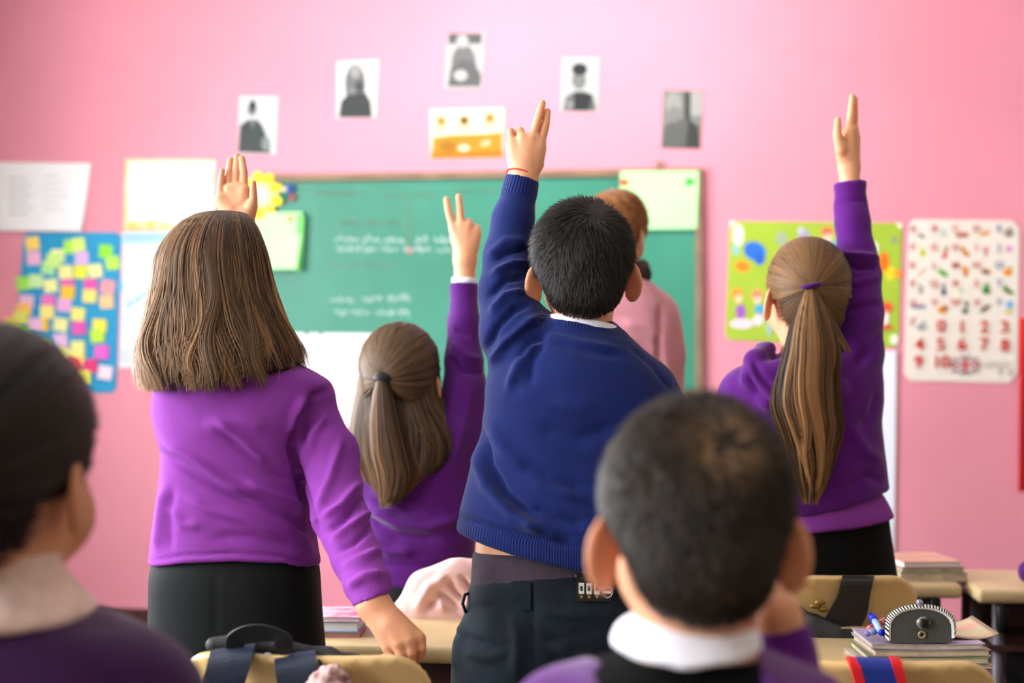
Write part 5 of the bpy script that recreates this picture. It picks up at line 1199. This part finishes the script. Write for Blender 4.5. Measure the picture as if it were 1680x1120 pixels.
# ================================================================== girl with the ponytail
D = 3.05
E = Human((1340-840)*D/F, D, 'girl with a long light brown ponytail in a purple hooded jumper, flat hand raised', M_skin, H_light)
hd = Head(P(1322, 490, D), 1.08, yaw=-4, pitch=8, roll=2, neck=P(1318, 610, D)); hd.skin(E, 0.0035)
hr = hand((1393, 272, 3.12, 15), [(1395, 214, 3.10, 9.5), (1399, 212, 3.115, 9.5), (1399, 214, 3.13, 9.5), (1398, 220, 3.145, 9)],
    [[(1394, 212, 3.10, 7), (1396, 186, 3.10, 6), (1398.5, 158, 3.10, 4.6)], [(1400, 212, 3.115, 7), (1402, 185, 3.115, 6), (1402, 162, 3.115, 5)], [(1400, 214, 3.13, 7), (1402, 188, 3.13, 6), (1402, 168, 3.13, 5)], [(1398, 220, 3.145, 6.4), (1400, 198, 3.15, 5.5), (1401, 182, 3.15, 4.6)], [(1380, 245, 3.095, 10), (1374, 220, 3.085, 7.4), (1374.5, 197, 3.085, 5.4)]],
    [[(1393, 270, 3.12, 15.5), (1395, 315, 3.12, 18)], [(1386, 255, 3.11, 14), (1390, 225, 3.11, 12)], [(1399, 250, 3.12, 9), (1401, 225, 3.12, 9)]])
V, Q = surf(hr, 0.0022); E.skin.append((V, Q, 0))
core(E, union([loft([(620, 1250, 1390, D, .05), (720, 1215, 1420, D, .07), (850, 1230, 1440, D, .08), (960, 1230, 1445, D, .08)]), chain([(1400, 610, D, 28), (1408, 440, D+.04, 22), (1394, 320, 3.12, 18)], .01), chain([(1225, 640, D, 28), (1205, 760, D, 24), (1230, 850, D+.15, 18)], .01)], .03))
E.body()
tor = loft([(572, 1300, 1345, D, .04), (584, 1262, 1385, D, .07), (600, 1225, 1412, D, .09), (622, 1196, 1432, D, .10), (655, 1182, 1440, D, .108), (720, 1192, 1447, D, .11), (790, 1202, 1455, D, .112), (835, 1208, 1462, D, .114), (900, 1210, 1464, D, .114)], 2.3)
hx, hy_ = [1150, 1220, 1305, 1380, 1460, 1500], [858, 856, 850, 836, 812, 802]
tor = cut(tor, hemfn(hx, hy_, D-.1), .005)
ra = sleeve([(1388, 640, D, 52), (1402, 580, D, 46), (1407, 510, D+.02, 41), (1409, 450, D+.04, 35), (1405, 415, D+.05, 31), (1399, 365, D+.06, 28), (1396, 340, 3.12, 26), (1394, 300, 3.12, 25), (1393, 285, 3.12, 24.5)], ((1399, 365, 3.12), (1394, 298, 3.12)))
la = sleeve([(1226, 645, D, 42), (1204, 740, D, 38), (1212, 830, D+.1, 32), (1235, 858, D+.2, 22)], ((1212, 830, D+.1), (1232, 855, D+.19)))
hood = union([chain([(1262, 572, D-.03, 12), (1240, 592, D-.06, 18), (1238, 618, D-.08, 22), (1268, 652, D-.10, 24), (1320, 662, D-.105, 24), (1370, 640, D-.09, 22)], .012), chain([(1258, 570, D+.02, 11), (1248, 575, D-.02, 11)], .01), ell(P(1300, 625, D-.09), (.075, .03, .05))], .02)
V, Q = surf(union([tor, ra, la, hood], [0, .04, .03, .015]), 0.0055); V = smooth_mesh(V, Q, 1)
V = folds(V, Q, [([(1375, 415), (1410, 420), (1440, 425)], .010, 7), ([(1380, 432), (1410, 440), (1440, 438)], -.008, 6), ([(1390, 470), (1420, 460), (1445, 455)], .004, 7), ([(1395, 510), (1425, 500), (1448, 498)], -.005, 6), ([(1400, 560), (1425, 530), (1446, 515)], .005, 8), ([(1400, 600), (1430, 570), (1447, 545)], -.004, 8), ([(1400, 640), (1425, 600), (1444, 580)], .004, 8), ([(1395, 700), (1420, 740), (1450, 760)], .004, 12), ([(1390, 800), (1420, 780), (1450, 790)], -.004, 9), ([(1235, 590), (1250, 620), (1280, 650)], -.006, 6), ([(1222, 610), (1240, 645), (1280, 672)], -.007, 7), ([(1372, 328), (1395, 330), (1422, 329)], -.003, 4), ([(1440, 640), (1430, 680), (1410, 700)], -.004, 8)])
V = crumple(V, Q, .0012, 36, 6)
hb2 = hemfn(hx, [v-26 for v in hy_], D-.1)
E.add('hooded_jumper', V, Q, K_purp2, ribs(V, [('hem', (1330-840)*D/F, D, .15, lambda p: hb2(p) > 0), ('cuff', P(1395, 328, 3.12), P(1394, 298, 3.12), .034)]))
und = cut(loft([(800, 1225, 1440, D, .09), (835, 1213, 1460, D, .108), (880, 1212, 1470, D, .115), (940, 1212, 1472, D, .115)]), hemfn([1150, 1220, 1320, 1400, 1468, 1500], [884, 882, 876, 868, 858, 855], D-.1), .004)
E.prim('undershirt', und, .006, K_lilac, None)
legs(E, (1343-840)*D/F, D, .66, M_blkw, fwd=.20, top=loft([(840, 1222, 1455, D, .10), (880, 1220, 1460, D, .105), (950, 1216, 1470, D, .115), (1020, 1215, 1476, D, .115), (1080, 1222, 1472, D, .11)]), spread=.078, rr=.08)
tie = hd.loc(np.array([P(1331, 472, D-.105)], f32))[0].astype(float)-np.array([0, -.015, .02])
cap = tied_cap(hd, tie, 5200, .008, -.062, 31, 10, .0009, .95); cap = (cap[0], cap[1], cap[2]*.62)
tailrows = [(470, 1322, 1341, D-.112, .010), (482, 1318, 1344, D-.118, .013), (505, 1308, 1356, D-.125, .022), (540, 1296, 1370, D-.132, .026), (580, 1287, 1380, D-.136, .028), (625, 1275, 1378, D-.138, .03), (665, 1270, 1380, D-.138, .032), (705, 1281, 1384, D-.138, .03), (750, 1294, 1372, D-.138, .026), (790, 1306, 1360, D-.138, .02), (825, 1316, 1346, D-.138, .012)]
t1 = loft_strands(tailrows, 3000, (-175, 175), 22, (.6, 1.03), .11, lambda s: np.interp(s, [-1, -.5, 0, .5, 1], [.94, 1, 1, .99, .93]), 20, .75, 32, tw=25, depth=.08, sep=.10)
side = [(472, 1330, 1344, D-.112, .008), (500, 1338, 1356, D-.12, .01), (540, 1352, 1378, D-.125, .012), (578, 1378, 1398, D-.125, .008)]
t2 = loft_strands(side, 160, (-170, 170), 10, (.3, 1.0), .05, None, 10, .5, 33)
Vc, Qc = surf(cap_shell(hd, .0065, -.06), .005)
Vf, Qf = surf(loft([(r_[0], r_[1]+5, r_[2]-5, r_[3], r_[4]*.75) for r_ in tailrows[1:10]]), .005)
hair_obj(E, 'hair', [(Vc, Qc), (Vf, Qf)], [cap, t1, t2], H_light, .00115)
tt = []
for k in np.linspace(0, 2*math.pi, 17): tt.append(P(1331, 472, D-.116)+np.array([.0165*math.cos(k), .010*math.sin(k)-.003, .004+.003*math.cos(k)])-E.base)
MB().tube(tt, .0055, 8, 0, False).obj('hair_tie', K_purp, E.root, None, 0, True)

# ================================================================== teacher at the board
D = 4.3
Tt = Human((1022-840)*D/F, D, 'adult with short strawberry blond hair in a dusty pink jumper standing at the board', M_skin2, H_red)
hd = Head(P(1013, 384, D), 1.05, yaw=24, pitch=-4, roll=3, neck=P(1018, 480, D), nr=.05); hd.skin(Tt, .005)
core(Tt, union([loft([(480, 980, 1060, D, .06), (620, 960, 1080, D, .09), (800, 950, 1090, D, .1), (860, 955, 1085, D, .1)]), chain([(945, 520, D, 16), (935, 640, D, 15), (955, 740, D+.12, 12)], .01), chain([(1095, 525, D, 16), (1100, 640, D, 15), (1075, 735, D+.12, 12)], .01)], .03), .012)
for s, x in ((-1, 965), (1, 1062)):
    V, Q = surf(hand((x, 742, D+.15, 14), [(x+s*2+i*7*s, 760, D+.19, 8) for i in range(4)], [[(x+s*2+i*7*s, 760, D+.19, 5.5), (x+i*6*s, 772, D+.23, 5), (x-2*s+i*5*s, 778, D+.24, 4.5)] for i in range(4)]+[[(x-5*s, 750, D+.17, 6), (x-8*s, 764, D+.21, 5)]]), .005); Tt.skin.append((V, Q, 0))
Tt.body()
tor = loft([(452, 990, 1052, D, .07), (464, 970, 1070, D, .09), (482, 946, 1090, D, .11), (510, 930, 1108, D, .125), (560, 924, 1116, D, .13), (640, 928, 1112, D, .13), (760, 935, 1105, D, .135), (850, 930, 1110, D, .14)], 2.3)
ra = sleeve([(1080, 515, D, 32), (1092, 580, D, 30), (1094, 640, D+.02, 26), (1078, 720, D+.12, 20), (1066, 742, D+.15, 17)], ((1078, 710, D+.1), (1068, 738, D+.14)))
la = sleeve([(960, 515, D, 32), (946, 580, D, 30), (944, 640, D+.02, 26), (955, 720, D+.12, 20), (963, 742, D+.15, 17)], ((955, 710, D+.1), (962, 738, D+.14)))
V, Q = surf(union([tor, ra, la], .03), .009); V = smooth_mesh(V, Q, 1)
V = folds(V, Q, [([(1085, 500), (1080, 560), (1088, 620)], -.010, 6), ([(1040, 560), (1060, 570), (1082, 600)], -.006, 8), ([(1020, 530), (1060, 535), (1095, 560)], .006, 10)])
V = crumple(V, Q, .002, 25, 2); Tt.add('jumper', V, Q, K_pink, ribs(V, []))
Tt.prim('scarf', union([chain([(985, 455, D-.02, 14), (1020, 462, D-.075, 15), (1052, 450, D-.03, 15), (1054, 438, D+.03, 13)], .02), chain([(1010, 450, D+.02, 26), (1020, 440, D, 24)], .02)], .02), .007, mat('dark_scarf', (.16, .05, .07), rough=.85))
legs(Tt, (1020-840)*D/F, D, .78, mat('grey_skirt', (.16, .15, .17), rough=.8), 'skirt', loft([(830, 940, 1100, D, .13), (900, 930, 1110, D, .15), (1000, 925, 1115, D, .15), (1080, 935, 1105, D, .14)]), spread=.09, rr=.09, h=.012)
st_ = short_hair(Tt, hd, H_red, .014, .045, 3500, (0.0, -0.5, 0.85), 41, .0016, 5, -.05, lift=.15)

# ================================================================== seated boy with the white collar (near the camera)
D = 1.22
N = Human((1142-840)*D/F, D, 'seated short-haired boy from behind with white shirt collar over black top and purple cardigan', M_skin2, H_dark)
hd = Head(P(1142, 884, D), 1.0, yaw=0, pitch=-2, roll=0, flare=50, neck=P(1140, 1090, D-.005), nr=.049); hd.skin(N, .004)
rh = hand((1275, 1015, 1.30, 32), [(1262+i*3, 975-i*3, 1.31+i*.012, 18) for i in range(4)], [[(1262+i*3, 975-i*3, 1.31+i*.012, 13), (1245+i*3, 955-i*3, 1.315+i*.012, 12), (1232+i*2, 965, 1.32+i*.012, 11), (1240, 985, 1.32+i*.012, 10)] for i in range(4)]+[[(1262, 1000, 1.295, 16), (1246, 975, 1.30, 13), (1238, 950, 1.305, 11)]], [[(1275, 1015, 1.30, 33), (1290, 1090, 1.30, 40)]], .012)
V, Q = surf(rh, .003); N.skin.append((V, Q, 0))
core(N, union([loft([(1090, 1060, 1230, D, .05), (1250, 950, 1340, D, .07), (1700, 960, 1320, D, .08), (2080, 950, 1330, D, .09)]), chain([(950, 1180, D, 60), (900, 1450, D+.02, 52), (980, 1650, D+.2, 40)], .01), chain([(1330, 1190, D, 60), (1370, 1430, D+.06, 50), (1290, 1090, 1.30, 40)], .01)], .03))
N.skin.append((*surf(hand((990, 1660, D+.22, 36), [(985+i*20, 1680, D+.28, 18) for i in range(4)], [[(985+i*20, 1680, D+.28, 14), (985+i*20, 1690, D+.32, 12)] for i in range(4)]+[[(1010, 1670, D+.24, 15), (1060, 1685, D+.28, 12)]]), .005), 0))
N.body()
trows = [(1062, 1075, 1215, D, .058), (1080, 1010, 1275, D, .075), (1100, 930, 1320, D, .09), (1130, 875, 1362, D, .10), (1190, 850, 1388, D, .108), (1350, 862, 1376, D, .108), (1700, 880, 1370, D, .11), (2080, 870, 1380, D, .115)]
tb = loft([(a, b+8, c-8, d, e-.004) for a, b, c, d, e in trows])
N.prim('black_top', tb, .008, mat('black_jersey', (.02, .025, .028), rough=.9, spec=.1))
ra = sleeve([(1320, 1185, D, 84), (1362, 1330, D+.02, 76), (1368, 1425, D+.06, 70), (1322, 1220, 1.29, 58), (1290, 1075, 1.30, 48), (1280, 1030, 1.30, 42), (1278, 1010, 1.30, 40)], ((1310, 1180, 1.30), (1281, 1028, 1.30)))
la = sleeve([(930, 1180, D, 84), (893, 1440, D+.02, 72), (950, 1590, D+.14, 60), (985, 1650, D+.21, 46)], ((940, 1570, D+.12), (982, 1648, D+.2)))
xa, xb = (992-840)*(D-.09)/F, (1250-840)*(D-.09)/F
def vneck(p):      # open back neckline between the cardigan edges
    q = np.maximum(np.maximum(xa-p[:, 0], p[:, 0]-xb), (CAMH+(HY-1240)*D/F)-p[:, 2]); return -q
V, Q = surf(union([cut(loft(trows), vneck, .01), la, ra], [0, .03, .03]), .006); V = smooth_mesh(V, Q, 1); V = crumple(V, Q, .002, 28, 7)
N.add('cardigan', V, Q, K_purp2, ribs(V, []))
col_o = loft([(1008, 1030, 1236, D-.004, .060), (1030, 1010, 1242, D-.006, .066), (1060, 1000, 1250, D-.010, .074), (1092, 994, 1254, D-.012, .080), (1104, 994, 1256, D-.012, .08)], 2.2)
col_o = cut(cut(col_o, hemfn([940, 1000, 1120, 1250, 1300], [1076, 1080, 1094, 1082, 1078], D-.07), .004), lambda p: -hemfn([940, 1000, 1120, 1250, 1300], [1020, 1012, 1016, 1012, 1020], D-.06)(p), .004)
V, Q = surf(col_o, .004); N.add('shirt_collar', V, Q, M_shirt)
legs(N, (1140-840)*D/F, D, .47, M_blkp, sit=True, top=loft([(1960, 900, 1360, D, .10), (2060, 880, 1380, D, .115), (2130, 900, 1360, D, .10)]))
short_hair(N, hd, H_dark, .011, .018, 7000, (0.12, -0.72, 0.62), 43, .0009, 4, -.07, wh=1.0, tn0=-0.08)

# ================================================================== seated child on the left (near the camera)
D = 1.25
L_ = Human((0-840)*D/F, D, 'dark-haired child in a plum jumper with a cream lace collar, head turned aside', M_skin2, H_dark2)
hd = Head(P(-8, 780, D), 1.06, yaw=6, pitch=-2, roll=2, flare=22, neck=P(-8, 985, D), nr=.045); hd.skin(L_, .004)
core(L_, union([loft([(1020, -60, 60, D, .05), (1200, -150, 170, D, .07), (1700, -140, 160, D, .08), (2050, -140, 160, D, .09)]), chain([(190, 1150, D, 55), (250, 1450, D+.02, 48), (170, 1640, D+.2, 38)], .01), chain([(-190, 1150, D, 55), (-250, 1450, D+.02, 48), (-170, 1640, D+.2, 38)], .01)], .03))
for s in (-1, 1):
    L_.skin.append((*surf(hand((s*165, 1650, D+.22, 34), [(s*(160-i*20), 1670, D+.28, 18) for i in range(4)], [[(s*(160-i*20), 1670, D+.28, 14), (s*(158-i*20), 1680, D+.32, 12)] for i in range(4)]+[[(s*140, 1660, D+.24, 15), (s*95, 1675, D+.28, 12)]]), .005), 0))
L_.body()
tor = loft([(985, -50, 70, D, .055), (1000, -120, 120, D, .075), (1018, -200, 190, D, .09), (1045, -255, 245, D, .10), (1085, -290, 292, D, .108), (1150, -300, 320, D, .112), (1350, -280, 300, D, .11), (1700, -265, 275, D, .112), (2060, -270, 280, D, .118)], 2.3)
ra = sleeve([(225, 1135, D, 84), (275, 1300, D, 76), (262, 1450, D+.02, 70), (190, 1600, D+.16, 56), (168, 1645, D+.21, 45)], ((200, 1580, D+.14), (170, 1640, D+.2)))
la = sleeve([(-225, 1135, D, 84), (-275, 1300, D, 76), (-262, 1450, D+.02, 70), (-190, 1600, D+.16, 56), (-168, 1645, D+.21, 45)], ((-200, 1580, D+.14), (-170, 1640, D+.2)))
V, Q = surf(union([tor, la, ra], .035), .006); V = smooth_mesh(V, Q, 1); V = crumple(V, Q, .0025, 26, 8); L_.add('jumper', V, Q, K_plum, ribs(V, []))
co = cut(loft([(895, -110, 92, D, .054), (930, -100, 98, D, .060), (955, -115, 112, D, .072), (980, -140, 132, D, .090), (1002, -165, 150, D, .104), (1014, -170, 156, D, .106)], 2.1), lambda p: -1+0*p[:, 0])
V, Q = surf(co, .005); V = crumple(V, Q, .002, 160, 3); L_.add('lace_collar', V, Q, M_lace)
legs(L_, 0-.45, D, .47, M_blkp, sit=True, top=loft([(1960, -230, 240, D, .10), (2060, -250, 260, D, .115), (2130, -230, 240, D, .10)]))
tie = np.array([0.05, -0.9, -0.25]); cap = tied_cap(hd, tie, 3200, .010, -.075, 51, 9, .0012, .95)
bun = loft([(840, -70, -20, D-.10, .02), (860, -85, -5, D-.11, .03), (890, -80, -10, D-.11, .03), (915, -65, -25, D-.10, .02)])
Vc, Qc = surf(cap_shell(hd, .0085, -.075), .005); Vb, Qb = surf(bun, .005)
hair_obj(L_, 'hair', [(Vc, Qc), (Vb, Qb)], [cap], H_dark2, .0013)

# ================================================================== child at the right edge, elbow on the bare far desk
D = 3.12
X = Human((1858-840)*D/F, D, 'child in a purple jumper whose elbow rests on the bare far desk', M_skin, H_dark)
hd = Head(P(1858, 752, D), 1.04, yaw=-6, neck=P(1858, 850, D)); hd.skin(X, .005)
core(X, union([loft([(860, 1825, 1890, D, .05), (1000, 1800, 1916, D, .08), (1150, 1795, 1920, D, .085)]), chain([(1798, 890, D, 18), (1697, 938, 3.36, 13), (1745, 931, 3.5, 11)], .01), chain([(1920, 890, D, 18), (2010, 938, 3.36, 13), (1935, 931, 3.5, 11)], .01)], .02), .01)
for s, x in ((1, 1758), (-1, 1922)):
    X.skin.append((*surf(hand((x, 931, 3.52, 11), [(x+s*(8+i*3), 932, 3.57-.014*i, 7) for i in range(4)], [[(x+s*(8+i*3), 932, 3.57-.014*i, 5.2), (x+s*(22+i*3), 935, 3.585-.016*i, 4.6)] for i in range(4)]+[[(x+s*3, 931, 3.51, 6), (x+s*14, 936, 3.50, 4.8)]]), .004), 0))
X.body()
V, Q = surf(union([loft([(846, 1835, 1882, D, .05), (858, 1808, 1908, D, .075), (882, 1786, 1932, D, .095), (930, 1782, 1936, D, .10), (1040, 1784, 1932, D, .10), (1160, 1780, 1936, D, .105)]),
    sleeve([(1800, 888, D, 30), (1740, 918, 3.26, 26), (1692, 938, 3.36, 20), (1730, 932, 3.46, 17), (1760, 931, 3.53, 14)], ((1730, 932, 3.46), (1750, 931, 3.505))),
    sleeve([(1916, 888, D, 30), (1975, 918, 3.26, 26), (2015, 938, 3.36, 20), (1960, 932, 3.46, 17), (1920, 931, 3.53, 14)], ((1960, 932, 3.46), (1930, 931, 3.505)))], .03), .008)
V = smooth_mesh(V, Q, 1); V = crumple(V, Q, .003, 40, 4); X.add('jumper', V, Q, K_purp, ribs(V, []))
legs(X, X.base[0], D, .47, M_blkp, sit=True, top=loft([(1110, 1790, 1926, D, .09), (1150, 1784, 1932, D, .11), (1180, 1790, 1926, D, .10)]), h=.011)
short_hair(X, hd, H_dark, .012, .02, 1500, (0.1, -0.7, 0.65), 61, .0018, 4)
